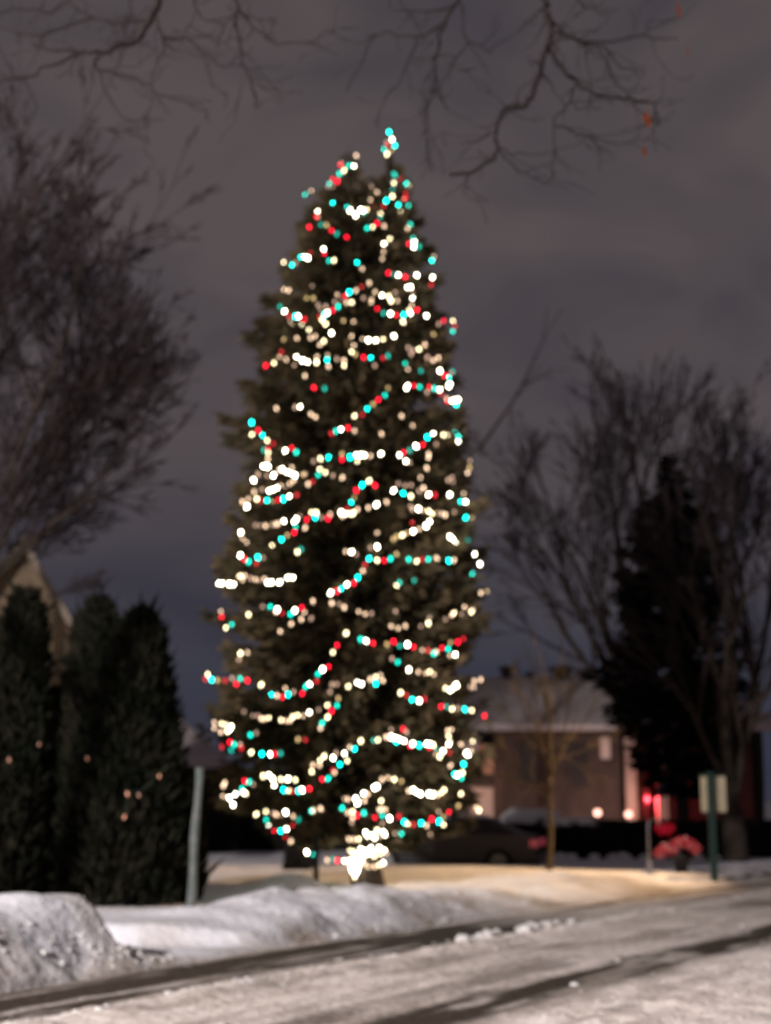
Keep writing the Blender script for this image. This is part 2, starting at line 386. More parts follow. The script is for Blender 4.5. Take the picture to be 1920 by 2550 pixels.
def conifer(parent, levels, radfun, zbase, ztop, axis, mat_, rng, bough_gap=.17, per=9, name='crown', droop=.25, spray=(.30, .05), tw=26, up=.12, K=2, inset=.12, rag=.10, thin=1.0):
    """boughs of sprays filling a solid of revolution-like shape; radfun(z, phi)->radius; axis(z)->(x,y)"""
    Ps = []; Ds = []; Ls = []; Ws = []; limbs = MB()
    z = zbase
    while z < ztop:
        for k in range(per):
            ph = rng.uniform(0, 2 * math.pi); zz = z + rng.uniform(-.12, .12)
            R = (radfun(zz, ph) - inset) * (1 + rag * (rng.random() ** 1.5 - .55) * 2) * (1.13 if rng.random() < .07 else 1.0)
            if R < .06: continue
            ax, ay = axis(zz); d = np.array([math.cos(ph), math.sin(ph), 0]); sd = np.array([-math.sin(ph), math.cos(ph), 0])
            nn = max(4, int(R / .22)); t = np.linspace(0, 1, nn)
            zc = -droop * R * .5 * np.sin(t * math.pi * .8) + up * R * t ** 2 + .12
            B = np.array([ax, ay, zz])[None] + d[None] * (t * R)[:, None] + np.array([0, 0, 1.])[None] * zc[:, None] + sd[None] * (rng.normal(0, .05) * R * t ** 2)[:, None]
            if R > .5: limbs.tube(B[:-1], np.linspace(.03 + R * .008, .008, nn)[:-1], 4, False)
            m = max(4, int(tw * R / 1.6)); tt = rng.beta(1.6, 1.0, m)
            pos = np.stack([np.interp(tt, t, B[:, i]) for i in range(3)], 1)
            sgn = rng.choice([-1, 1], m)
            ang = rng.uniform(.3, 1.15, m) * (1.1 - .6 * tt)
            D = d[None] * np.cos(ang)[:, None] + sd[None] * (np.sin(ang) * sgn)[:, None] + np.array([0, 0, 1.])[None] * rng.normal(-.22, .28, m)[:, None]
            D /= np.linalg.norm(D, axis=1)[:, None]
            off = rng.uniform(0, .45, m) * R * .5 * (1 - tt * .75) * thin
            pos = pos + sd[None] * (off * sgn)[:, None] + np.array([0, 0, 1.])[None] * rng.normal(-.02, .05, m)[:, None]
            Ps.append(pos); Ds.append(D); Ls.append(rng.uniform(.6, 1.3, m) * spray[0] * min(1, .35 + R)); Ws.append(rng.uniform(.6, 1.4, m) * spray[1])
            Ps.append(B[-1:]); tip = d + np.array([0, 0, rng.uniform(-.05, .45)]); Ds.append((tip / np.linalg.norm(tip))[None]); Ls.append(np.array([spray[0] * .9])); Ws.append(np.array([spray[1] * 1.1]))
        z += bough_gap
    V = perp_sprays(np.concatenate(Ps), np.concatenate(Ds), np.concatenate(Ls), np.concatenate(Ws), K, rng)
    o = quads(name, V, mat_, parent, WORLD[parent.name])
    return o, limbs
rng = np.random.default_rng(5)
zs_tab = np.array([z_of(v) for v in _v][::-1]); L_tab = np.array([at(r[1], r[0], TY)[0] for r in SIL][::-1]); R_tab = np.array([at(r[2], r[0], TY)[0] for r in SIL][::-1])
def LR(z): return float(np.interp(z, zs_tab, L_tab)), float(np.interp(z, zs_tab, R_tab))
def ax_spruce(z): l, r = LR(z); return ((l + r) / 2, TY)
def rad_spruce(z, ph):
    l, r = LR(z); return (r - l) / 2 * (1 - .06 * abs(math.sin(ph)))
zlo = z_of(2095); zhi = z_of(492)
crown, limbs = conifer(spruce, None, rad_spruce, zlo, zhi, ax_spruce, M['needle'], rng, bough_gap=.17, per=12, tw=32, spray=(.26, .042), inset=.30, rag=.05)
rad_feature = lambda z, ph: rad_spruce(z, ph) * (1.0 + .05 * math.sin(z * 6.1 + ph * 3))
conifer(spruce, None, rad_feature, zlo + .1, zhi, ax_spruce, M['needle'], np.random.default_rng(6), bough_gap=.38, per=10, tw=100, spray=(.24, .045), inset=.10, rag=.12, up=.03, droop=.35, thin=.42)
# two leaders
def leader(u, v0, v1, w):
    b = at(u, v0, TY); z0, z1 = b[2], z_of(v1)
    return conifer(spruce, None, lambda z, ph: w * max(.05, (z1 - z) / (z1 - z0)) ** .85 * (1 + .25 * math.sin(z * 9 + 2 * ph)), z0, z1, lambda z: (b[0] + (z - z0) * .02, TY), M['needle'], rng, bough_gap=.10, per=8, tw=34, spray=(.20, .035))
leader(868, 560, 360, .50)[0]; leader(976, 560, 336, .42)[0]; leader(845, 545, 430, .30)[0]; leader(1000, 560, 440, .28)[0]
tr = MB()
tx = lambda z: ax_spruce(z)[0] if z > 4 else trunk_base[0] + (ax_spruce(4)[0] - trunk_base[0]) * max(0, (z / 4)) ** 1
zz = np.linspace(trunk_base[2] - .15, z_of(470), 26)
tr.tube([(tx(z), TY, z) for z in zz], [(.30 if z < .5 else .24) * (1 - (z / 13.5)) + .03 for z in zz], 10)
for u, v1 in ((872, 362), (972, 335)):
    e = at(u, v1, TY); tr.tube([(tx(z_of(470)), TY, z_of(470)), (e[0], TY, z_of(430)), e], [.06, .04, .012], 6)
tr.build('trunk', M['bark'], spruce, True, trunk_base)
limbs.build('branches', M['bark'], spruce, False, trunk_base)

# ------------------------------------------------------------------ strings of lights on the spruce
TILE = {'A': (640, 300, 3.471), 'B': (640, 680, 3.204), 'D': (480, 850, 2.0825), 'E': (460, 1450, 2.0317), 'F': (0, 1300, 2.2125)}
STR = [
('string of green, red and white bulbs winding down from the higher right top', 'A', '1142,100,C 1168,165,W 1120,190,d 1193,218,C 1130,210,r 1098,250,t 1165,255,y 1125,290,w 1180,460,g 1195,475,g 1243,495,R 1183,540,w 1292,552,C 1315,560,y 1170,598,g 1285,632,r 1170,655,w 1117,693,C 1280,675,R 1265,690,p 1222,730,C 1310,735,t 1095,740,r 1238,790,w 1240,812,y 1308,790,d 1290,850,R 1325,895,t 1302,930,p 1350,1020,t 1315,1065,R 1358,1055,W 1355,1095,W 1400,1090,g 1525,1175,p 1512,1210,C'),
('string of mixed bulbs trailing down the left flank below the lower left top', 'A', '858,303,p 732,368,p 720,382,R 795,390,t 838,393,W 752,432,w 712,462,t 655,510,R 695,525,R 625,545,t 615,570,d 655,572,d 470,607,p 415,640,t 578,622,W 605,670,r 655,712,C 523,785,W 515,830,R 530,835,d 553,900,g 600,905,y 452,922,R 645,950,R 690,980,g 775,1007,R'),
('string with a clump of white bulbs sagging between the two tops of the spruce', 'A', '990,570,d 1038,620,p 982,685,p 1003,735,R 780,750,t 805,778,W 852,815,W 895,770,W 915,780,W 950,768,w 925,800,g 1068,803,w 1065,840,g 1038,888,R 952,930,t 1000,920,w 1100,912,p 1148,1023,w 1097,1065,W 1094,1135,p 1083,1195,p'),
('string starting with three bulbs at the left edge under the first bare branch tips', 'A', '232,1225,w 302,1250,C 335,1230,d 378,1180,C 410,1180,W 440,1187,W 463,1150,r 577,1113,W 582,1150,R 622,1212,t 665,1208,w 865,1228,C 908,1280,p 1135,1317,R 1180,1330,g 1222,1337,W 1280,1352,R 1382,1337,W 1518,1355,W'),
('mostly white string hanging as a steep zigzag on the right of the upper crown', 'B', '1390,92,r 1225,110,W 1200,115,W 1240,150,d 1240,200,W 1235,255,p 1215,295,w 1225,320,W 1278,293,R 1170,333,C 1110,335,R 1065,325,W 1165,388,w 1352,340,W 1010,320,g 960,283,R'),
('faint pinkish string crossing the middle of the upper crown around one bright green bulb', 'B', '1120,220,p 1070,220,w 1052,187,w 997,178,W 942,150,p 1103,155,d 895,80,p 915,210,p 912,232,p 850,200,d 835,110,r 790,138,p 735,152,C 703,183,R 642,172,p 757,233,w 718,235,p 675,220,d 620,230,d 648,267,t 252,138,p 215,130,p 440,105,d 395,200,y 450,200,y'),
('string of mixed bulbs curling in a loop on the left side of the upper crown', 'B', '603,297,R 560,318,W 540,330,C 520,372,w 548,407,w 505,287,d 488,253,d 550,268,d 455,345,d 500,345,r 595,478,W 533,542,w 503,570,p 465,503,p 427,517,p 415,453,w 355,415,w 278,410,w 318,520,p 265,385,d 380,367,R 330,345,W 308,345,C 255,342,r 220,305,W 185,268,g 215,530,y'),
('short string with four white bulbs in a level row high in the centre', 'B', '770,387,p 690,380,y 755,503,p 773,577,p 755,627,w 785,650,y 843,525,p 888,535,W 947,537,W 1005,528,w 1093,502,W'),
('string ending in a red, white and green trio at the upper right edge', 'B', '1562,465,t 1578,425,r 1563,380,w 1488,380,R 1450,405,d 1408,487,y 1340,572,p 1293,607,w 1250,615,d 1208,595,d 1230,645,d 1360,672,d 1407,697,p 1447,675,p'),
('nearly level white, green and red string across the upper middle of the crown', 'B', '70,738,R 135,718,w 170,722,r 195,630,r 180,668,p 233,690,p 298,735,d 315,668,W 365,697,W 405,710,W 475,710,w 478,667,p 563,655,p 560,693,C 570,745,p 637,685,d 695,697,p 695,738,w 850,672,R 908,675,C 940,738,d 1005,678,r 1045,660,g 1182,722,t 1203,767,p 1250,748,r 1307,780,g'),
('string bunched into glaring white clusters at the right edge above the middle', 'B', '1460,780,W 1560,785,g 1545,800,r 1500,820,R 1532,835,C 1540,885,W 1527,903,W 1515,1003,p 1520,1020,R 1555,1020,W 1580,1015,W 1605,1008,W 1590,1050,C 1470,965,r 1458,930,W 1415,920,t 1375,908,R 1358,948,d 1298,908,t 1250,898,R 1200,900,W 1193,915,W'),
('string climbing diagonally from lower left to upper right in the dark gap of the crown', 'B', '1045,917,y 1020,975,t 968,1010,R 925,1045,y 880,1082,C 840,1130,r 778,1140,w 778,1258,p 725,1235,R 670,1247,W 630,1260,t 593,1280,r'),
('sparse string of eight lone bulbs spread over the dark left part of the crown', 'B', '540,922,g 453,913,R 383,820,p 155,1080,p 305,1070,d 343,1067,W 430,1125,p 467,1148,p'),
('string rising to a green, white and cream hook at the right edge of the middle', 'D', '1083,387,p 1141,437,p 979,480,p 1105,622,W 1125,627,d 1072,590,W 1093,576,R 1125,565,g 1158,543,W 1193,536,R 1216,497,C 1247,478,W 1300,485,w 1322,480,w 1362,467,C 1378,497,C 1377,518,W 1410,460,d'),
('string dropping from a green bulb at the left edge then turning inward', 'D', '306,420,C 340,462,R 307,483,w 362,487,C 386,515,w 417,530,r 390,560,R 392,578,w 370,565,g 480,567,W 513,552,R 537,575,t'),
('string with a solid white bar of bulbs along the centre of the crown', 'D', '627,622,d 662,609,w 705,603,C 774,583,y 774,612,R 816,600,C 850,590,W 870,590,W 890,590,W 853,622,w 922,595,p 976,583,W'),
('warm white string folded into two glaring white bars by the left edge', 'D', '390,610,p 390,648,W 378,648,W 365,648,W 338,690,d 315,720,W 385,697,d 419,695,W 450,668,p 465,662,W 490,678,W 510,685,W 530,695,W 515,655,p 573,690,y 583,688,d 523,722,p 503,738,p 480,752,d 455,748,p 437,760,W 415,770,W 395,775,W 360,768,d 318,780,p'),
('short mixed string running level from the left edge just under the white bars', 'D', '258,832,p 288,817,p 281,857,W 332,817,w 355,825,r 385,825,C 410,830,y 443,822,R 470,818,C 500,804,W 540,796,r 598,740,p 620,728,r 650,692,t 659,662,w 688,680,w 727,696,d 776,706,p'),
('string of faint bulbs hanging straight down right of the middle', 'D', '1263,534,d 1224,585,p 1222,603,p 1213,657,p 1181,706,p 1197,760,p 1175,776,d 1133,745,d 1101,748,d 1066,738,d 1042,774,W 1091,788,C 1131,803,w 1224,795,W 1256,797,r'),
('string of a few bulbs down the very right edge of the middle crown', 'D', '1438,620,d 1435,655,y 1425,682,p 1325,718,d 1345,705,d 1350,728,d 1333,795,W 1405,790,p 1390,830,C 1415,832,W 1443,843,R 1416,914,C 1448,915,y'),
('string of red and green bulbs bent like a hook at the centre of the crown', 'D', '945,747,R 915,723,w 879,745,C 848,772,R 837,810,y 822,835,C 800,867,r 702,918,R 635,915,C 592,925,R 533,960,t 527,990,R 490,1005,y 461,1027,C 411,1057,w 365,1122,d 337,1120,C 330,1150,r 290,1142,t 268,1128,R 247,1110,W'),
('long warm white string sloping up from the left edge to the centre', 'D', '325,953,d 350,955,d 378,957,p 415,950,d 435,948,p 447,940,d 473,932,W 525,935,W 538,920,W 555,905,d 583,967,p 615,887,w 640,888,w 668,912,d 713,897,p 770,888,W 790,893,W 775,905,p 815,895,w 833,890,w 854,872,p 910,862,p 953,846,W 1005,832,p'),
('warm string shaped like a sideways V on the right of the crown', 'D', '1130,855,d 1140,870,d 1170,868,W 1190,875,p 1357,886,d 1310,900,p 1292,893,p 1270,890,d 1223,880,w 1240,893,w 1228,935,W 1210,958,W 1175,973,p 1143,985,W 1110,995,y 1087,1005,w 1060,1012,y 1040,1025,y 1138,940,r'),
('short string with a fat white streak at the right edge below the middle', 'D', '1333,1013,W 1348,1025,W 1365,1040,W 1380,1047,W 1395,1045,p 1400,1017,p 1425,1028,g 1462,1103,W 1489,1155,W 1450,1205,t'),
('level string with many green bulbs crossing from the centre to the right', 'D', '957,993,p 957,1065,W 922,1070,d 915,1127,C 956,1135,w 992,1137,R 1026,1127,t 1057,1103,y 1120,1130,t 1162,1140,w 1190,1130,r 1222,1130,t 1265,1124,p 1328,1137,C 1355,1135,p'),
('string falling diagonally to the lower left beneath the level green string', 'D', '893,1157,r 882,1190,p 856,1224,C 835,1253,R 800,1260,W 770,1283,C 748,1295,R 716,1304,W 1072,1250,t 1057,1267,w 1148,1240,g'),
('bright white string lying along the widest bough at the left', 'D', '135,1255,W 152,1255,W 190,1258,W 212,1260,W 240,1218,p 258,1237,p 250,1215,w 268,1215,p 300,1228,d 325,1235,p 345,1238,d 372,1230,p 388,1250,W 408,1250,W 450,1250,W 493,1225,W 520,1225,W'),
('handful of pale bulbs near the left edge and centre above the widest bough', 'D', '250,990,W 258,1022,p 280,1042,p 543,1092,w 562,1078,g 793,1090,p 824,1092,W 848,1105,d'),
('string of mixed bulbs in a shallow arc just below the widest left bough', 'E', '187,175,R 183,147,p 208,230,w 238,213,t 323,163,w 395,122,d 433,123,t 468,138,W 460,150,p 494,157,r 535,162,t 557,142,W 592,128,R 607,152,p 590,187,p 640,182,d 539,210,p 483,248,p 649,95,p'),
('faint pinkish string crossing the dark centre of the lower crown', 'E', '744,105,p 782,110,d 807,127,p 880,148,p 913,160,p 945,158,d 1067,147,d 1045,222,p 1080,232,p 1116,220,p 1195,222,d 1233,207,w 1238,180,d'),
('warm string climbing to the right edge of the lower crown beside the widest right bough', 'E', '1320,188,d 1352,165,p 1362,155,w 1400,160,d 1416,125,p 1450,150,w 1458,140,p 1498,53,p 1530,45,y'),
('long mixed string swooping from the left edge down and up to the centre', 'E', '105,490,r 117,465,w 135,492,C 165,495,y 205,497,r 240,485,d 261,515,R 281,487,t 317,497,R 387,518,w 440,568,C 467,573,p 495,580,R 509,537,p 523,568,C 550,555,d 595,562,R 612,528,t 632,515,W 667,500,r 675,463,t 698,440,W 728,427,R 749,354,w 771,318,R 817,258,w'),
('string rich in red bulbs running level across the right of the lower crown', 'E', '890,288,t 918,296,W 953,308,R 1023,313,y 1057,300,R 1088,322,g 1127,315,W 1158,327,R 1202,343,p 1232,345,r 1260,360,t 1273,352,p 1302,332,R 1333,337,t 1345,305,y 1382,302,R 1410,285,r 1369,365,W 1343,370,p'),
('three pale bulbs alone on the dark left side of the lower crown', 'E', '282,360,w 317,355,p 275,390,d'),
('string of one green and five pale bulbs right of centre in the lower crown', 'E', '1050,385,d 1078,404,t 1134,442,W 1182,453,p 1220,460,p 1240,452,w 1260,465,p'),
('warm string bunched round one green bulb at the centre of the lower crown', 'E', '735,555,d 745,517,d 770,515,d 828,527,w 873,507,W 895,515,W 940,490,p 967,478,w 967,512,C 990,470,p 1002,497,p'),
('warm cluster string on the snowy bough tips at the lower right edge', 'E', '1320,535,w 1345,545,W 1360,530,W 1375,520,W 1445,530,d 1462,530,p 1465,500,p 1498,492,p'),
('string sloping down to a lone red bulb at the lower right edge', 'E', '1093,558,w 1122,572,r 1150,593,C 1187,600,W 1213,590,r 1298,628,R 1325,630,g 1353,640,w 1380,637,d 1417,642,C 1452,648,w 1517,675,R'),
('warm string with a green and red tail sagging left of the lower centre', 'E', '300,655,d 345,675,d 370,675,d 388,690,p 405,690,p 425,685,w 487,697,w 510,700,p 534,698,p 548,680,w 572,673,w 600,675,p 631,658,W 678,645,d 777,587,y 771,623,t 722,622,w 743,652,R 723,682,w 696,712,t 687,738,p'),
('tight cluster of warm white bulbs at the left edge of the lower crown', 'E', '150,710,p 150,738,p 183,757,p 187,715,w 208,722,w 215,755,w 235,730,W 225,745,W 332,772,t 362,762,d'),
('short string of red, green and white bulbs at the left under the warm cluster', 'E', '188,833,r 228,808,R 250,820,t 280,820,p 287,838,r 235,850,g 337,860,w 391,868,C 432,870,W 455,868,R 485,865,g 573,795,y 610,797,r'),
('bright string arching from low left over a white bar to the lower right', 'E', '643,958,w 648,925,p 683,925,p 685,900,w 706,880,w 751,888,W 765,865,d 808,866,W 835,835,p 860,843,C 891,802,w 955,800,g 978,797,w 1020,783,p 1035,780,R 1045,783,W 1065,787,W 1070,805,C 1085,793,W 1110,803,W 1143,827,R 1153,817,W 1186,825,C 1225,817,W 1240,820,W 1240,833,R 1257,823,w 1275,845,g 1105,742,R 1122,757,d 1045,745,d'),
('string running down the lower right flank in green and white', 'E', '1350,745,p 1332,750,p 1335,780,w 1340,812,w 1335,820,W 1307,853,W 1290,882,w 1340,862,r 1270,870,d 1398,820,p 1457,805,w 1448,855,p 1425,862,W 1432,872,W 1411,920,C 1345,927,p 1365,970,C 1378,975,W 1405,962,w 1400,990,t 1398,1070,w'),
('string curling round the lowest left edge of the crown', 'E', '203,1015,p 195,1030,p 193,1080,p 203,1090,d 225,1090,W 215,1120,w 245,1125,W 257,1072,W 298,1063,W 308,1068,w 290,1043,t 303,1005,R 325,1010,t 347,1022,d'),
('white string above a green and red row low on the left of the crown', 'E', '397,980,w 427,975,W 445,993,W 453,1027,W 487,997,w 522,995,W 560,1000,w 500,1050,C 525,1055,w 547,1057,r 575,1055,C 593,1050,W 631,1044,R 695,997,R 725,993,t 750,950,r 758,962,p 785,922,C 822,903,w'),
('warm white string arched over the trunk and on to the right near the bottom', 'E', '808,1095,d 825,1097,p 865,1095,W 875,1115,W 910,1105,p 905,1068,W 925,1072,p 960,1040,W 972,1033,W 998,998,p 1028,988,p 1060,997,w 1097,1007,y 1133,1055,p 1155,1050,W 1170,1060,W 1192,1070,W 1235,1070,W 1255,1073,W 1280,1075,p 1298,1065,w 1313,1050,w'),
('mixed string hanging to the trunk from the lowest left bough', 'E', '362,1173,w 411,1160,w 445,1168,d 463,1175,p 490,1178,d 511,1163,W 548,1183,p 577,1200,g 549,1225,R 515,1248,W 485,1258,C 460,1240,p 452,1255,R 425,1227,W 412,1202,t 510,1285,R 537,1310,p 617,1365,W 652,1377,t 720,1405,p 750,1400,g 772,1407,R 808,1410,W 843,1408,t'),
('lowest mixed string running right from the trunk under the crown', 'E', '640,1157,t 650,1155,p 688,1145,p 797,1142,t 825,1165,p 850,1160,w 872,1180,R 850,1190,p 845,1215,d 906,1167,t 962,1190,R 1000,1180,t 1037,1195,W 1000,1220,d 1084,1185,r 1110,1213,C 1128,1222,w 1157,1225,r 1197,1218,C 1224,1230,p 1250,1198,R 1287,1210,C 1308,1187,y 1310,1226,w 1285,1160,d 1337,1162,R 1385,1130,y 1475,1140,p 1490,1155,w 1097,1270,t 1065,1270,d 1242,1275,d'),
('dense glaring white coil of bulbs wound round the foot of the trunk', 'E', '994,1105,w 1000,1145,p 985,1150,p 1015,1150,p 975,1255,w 1005,1262,W 1012,1275,W 990,1285,p 960,1290,W 955,1280,W 925,1280,W 915,1265,W 895,1310,W 880,1300,w 855,1300,p 830,1300,p 835,1355,w 860,1330,W 870,1345,W 890,1345,W 905,1355,W 925,1330,W 940,1345,W 950,1365,W 975,1325,W 985,1345,W 1005,1335,W 1010,1355,W 1033,1335,t 1020,1370,p 990,1375,w 960,1385,w 940,1370,W 920,1375,W 850,1365,w 880,1370,W 870,1390,W 895,1395,W 895,1410,W 885,1420,W 880,1435,W 1005,1420,W 985,1430,w 960,1438,p 930,1440,p 910,1425,p 870,1450,W 862,1460,W 875,1460,W 865,1472,W 858,1483,W 860,1495,w'),
]
fl = at(880, 2150, TY - .62); flz = float(gz(fl[0], TY - .62))
flood = tag(empty('flood_lamp', (fl[0], TY - .62, flz)), 'small glaring flood lamp on a stake at the foot of the lit spruce trunk', 'lamp')
M['flood'] = mat('flood_lens', (.9, .9, .85), .3, emit=(1, .88, .66), strength=26)
mb = MB(); mb.tube([(fl[0], TY - .62, flz - .1), (fl[0], TY - .62, fl[2] - .05)], .014, 6); mb.build('stake', M['post_dark'], flood, False, (fl[0], TY - .62, flz))
mb = MB(); mb.lathe([(.02, -.16), (.045, -.10), (.075, .05), (.07, .07)], 12, fl); mb.build('lens', M['flood'], flood, True, (fl[0], TY - .62, flz))
def bulb_mesh(k):
    mb = MB(); r = .0185
    mb.lathe([(r * .45, .030), (r * .85, .018), (r, .0), (r * .8, -.020), (r * .2, -.036)], 6, (0, 0, 0), 0)
    mb.lathe([(r * .5, .052), (r * .5, .030)][::-1], 5, (0, 0, 0), 1)
    me = bpy.data.meshes.new('bulb'); me.from_pydata(np.concatenate(mb.v).tolist(), [], mb.f)
    me.materials.append(M['bulb_' + k]); me.materials.append(M['wire']); me.polygons.foreach_set('material_index', mb.mi); me.update()
    return me
BM = {k: bulb_mesh(k) for k in BULB}
BLAB = {'C': 'green bulb', 't': 'green bulb', 'g': 'dim green bulb', 'R': 'red bulb', 'r': 'dim red bulb'}
def bulb_pos(u, v):
    if v > 2090 or (v < 400): # trunk coil and free tips
        if v > 2090 and 820 < u < 980: return at(u, v, TY - .32 - .08 * random.random())
        return at(u, v, TY - (.8 if v > 2090 else .25))
    l, r = sil(v); c = (l + r) / 2; hw = (r - l) / 2; q = min(1, abs(u - c) / hw)
    R = hw * MPP
    return at(u, v, TY - math.sqrt(max(0, 1 - q * q)) * R * 1.0 - .10 + random.uniform(-.03, .03))
def light_string(label, pts, posf, group, name='string_light', cat='string lights', scale=1.0):
    P = [(posf(u, v), c) for u, v, c in pts]
    root = tag(empty(name, P[0][0]), label, cat, group)
    w = MB(); path = []
    for i in range(len(P) - 1):
        a = np.array(P[i][0]); b = np.array(P[i + 1][0]); m = (a + b) / 2; m[2] -= .08 * np.linalg.norm(b - a)
        path += [a + (0, 0, .05), m + (0, 0, .05)]
    path.append(np.array(P[-1][0]) + (0, 0, .05))
    w.tube(path, .004, 3, False); w.build('wire', M['wire'], root, False, P[0][0])
    for p, c in P:
        o = bpy.data.objects.new('bulb', BM[c]); C.objects.link(o); o.parent = root
        o.location = tuple(np.array(p) - np.array(P[0][0])); o.rotation_euler = (random.uniform(-.5, .5), random.uniform(-.5, .5), 0); o.scale = (scale * random.uniform(.78, 1.14),) * 3
        if c in BLAB: o['label'] = BLAB[c]
    return root
for label, tl, data in STR:
    ox, oy, sc = TILE[tl]
    pts = [(ox + float(x) / sc, oy + float(y) / sc, c) for x, y, c in (q.split(',') for q in data.split())]
    light_string(label, pts, bulb_pos, 'strings of lights on the big spruce')
SCENE_REST = True

# ------------------------------------------------------------------ arborvitae row at the left
def cedar(name, u0, u1, vtop, Y, label, rng, vbase=2280, lean=0):
    xl = at(u0, 2000, Y)[0]; xr = at(u1, 2000, Y)[0]; cx = (xl + xr) / 2; R = (xr - xl) / 2
    zb = float(gz(cx, Y)); zt = at(960, vtop, Y)[2]; H = zt - zb
    root = tag(empty('arborvitae', (cx, Y, zb)), label, 'shrub', 'columnar evergreens in a row')
    n = int(17000 * R * H / 3)
    # several leaders grown together: one main spire and a few shorter ones around it
    K_ = 7; w = rng.random(n); which = np.where(w < .45, 0, 1 + (w * 997 % (K_ - 1)).astype(int))
    ox = np.concatenate([[0], rng.uniform(-.58, .58, K_ - 1)]) * R; oy = np.concatenate([[0], rng.uniform(-.5, .3, K_ - 1)]) * R
    hh_ = np.concatenate([[1], rng.uniform(.70, .99, K_ - 1)]); rs = np.concatenate([[.86], rng.uniform(.52, .68, K_ - 1)])
    h = rng.random(n) ** .9; prof = np.interp(h, [0, .08, .35, .6, .8, .92, 1.0], [.90, 1.0, 1.0, .92, .74, .52, .14])
    ph = rng.uniform(0, 2 * math.pi, n)
    lump = 1 + .20 * np.sin(ph * 4 + h * 11 + which) * np.sin(h * 23 + ph * 2) + .12 * rng.normal(size=n)
    rr = R * rs[which] * prof * lump * np.sqrt(rng.uniform(.35, 1.0, n))
    P = np.stack([cx + ox[which] * (1 - .3 * h) + rr * np.cos(ph) + lean * h * R, Y + oy[which] + rr * np.sin(ph), zb + h * H * hh_[which]], 1)
    D = np.stack([np.cos(ph) * .5, np.sin(ph) * .5, np.full(n, 1.0)], 1) + rng.normal(0, .25, (n, 3)); D /= np.linalg.norm(D, axis=1)[:, None]
    V = perp_sprays(P, D, np.where(rng.random(n) < .04, 1.9, 1) * rng.uniform(.10, .26, n), rng.uniform(.02, .045, n), 2, rng)
    quads('foliage', V, M['cedar'], root, (cx, Y, zb))
    t = MB(); t.tube([(cx, Y, zb - .1), (cx, Y, zb + H * .5), (cx + lean * R * .8, Y, zb + H * .93)], [.09, .06, .015], 7); t.build('trunk', M['bark'], root, True, (cx, Y, zb))
rg = np.random.default_rng(3)
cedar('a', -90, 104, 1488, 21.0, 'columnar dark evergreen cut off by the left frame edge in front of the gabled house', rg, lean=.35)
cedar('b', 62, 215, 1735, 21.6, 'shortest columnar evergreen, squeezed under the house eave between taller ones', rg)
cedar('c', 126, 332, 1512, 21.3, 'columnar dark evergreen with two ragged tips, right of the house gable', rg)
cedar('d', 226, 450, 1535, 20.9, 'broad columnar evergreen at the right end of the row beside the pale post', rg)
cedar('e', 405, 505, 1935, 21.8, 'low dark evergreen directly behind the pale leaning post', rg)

# orange bulbs glimpsed through the evergreens
fp = [(50, 1310, 'f'), (215, 1225, 'f'), (480, 1303, 'f'), (878, 1400, 'o'), (765, 1505, 'f'), (702, 1497, 'o'), (685, 1625, 'o')]
light_string('faint orange bulbs strung in the dark columnar evergreens at the left', [(x / 2.2125, 1300 + y / 2.2125, c) for x, y, c in fp], lambda u, v: at(u, v, 20.15), 'strings of lights on shrubs')

# pale leaning post
pb = at(474, 2262, 20.3); pt = at(497, 1912, 20.3)
mb = MB(); zz = np.linspace(0, 1, 9)
mb.tube([tuple(np.array((pb[0], 20.3, float(gz(pb[0], 20.3)) - .1)) * (1 - t) + np.array(pt) * t + (.01 * math.sin(t * 9), 0, 0)) for t in zz], [.062 - .012 * t + .006 * math.sin(t * 14) for t in zz], 8)
tag(mb.build('wooden_post', M['post_pale'], None, True, tuple(pb)), 'pale weathered wooden post leaning slightly in the snow beside the evergreens', 'post')
# thin dark post left of the spruce trunk
pb = at(787, 2182, 25.2); z0 = float(gz(pb[0], 25.2))
mb = MB(); mb.box(pb[0] - .045, pb[0] + .045, 25.155, 25.245, z0 - .1, z0 + 1.15); mb.box(pb[0] - .06, pb[0] + .06, 25.14, 25.26, z0 + 1.15, z0 + 1.19)
tag(mb.build('dark_post', M['post_dark'], None, False, (pb[0], 25.2, z0)), 'thin black post under the spruce just left of its trunk', 'post')

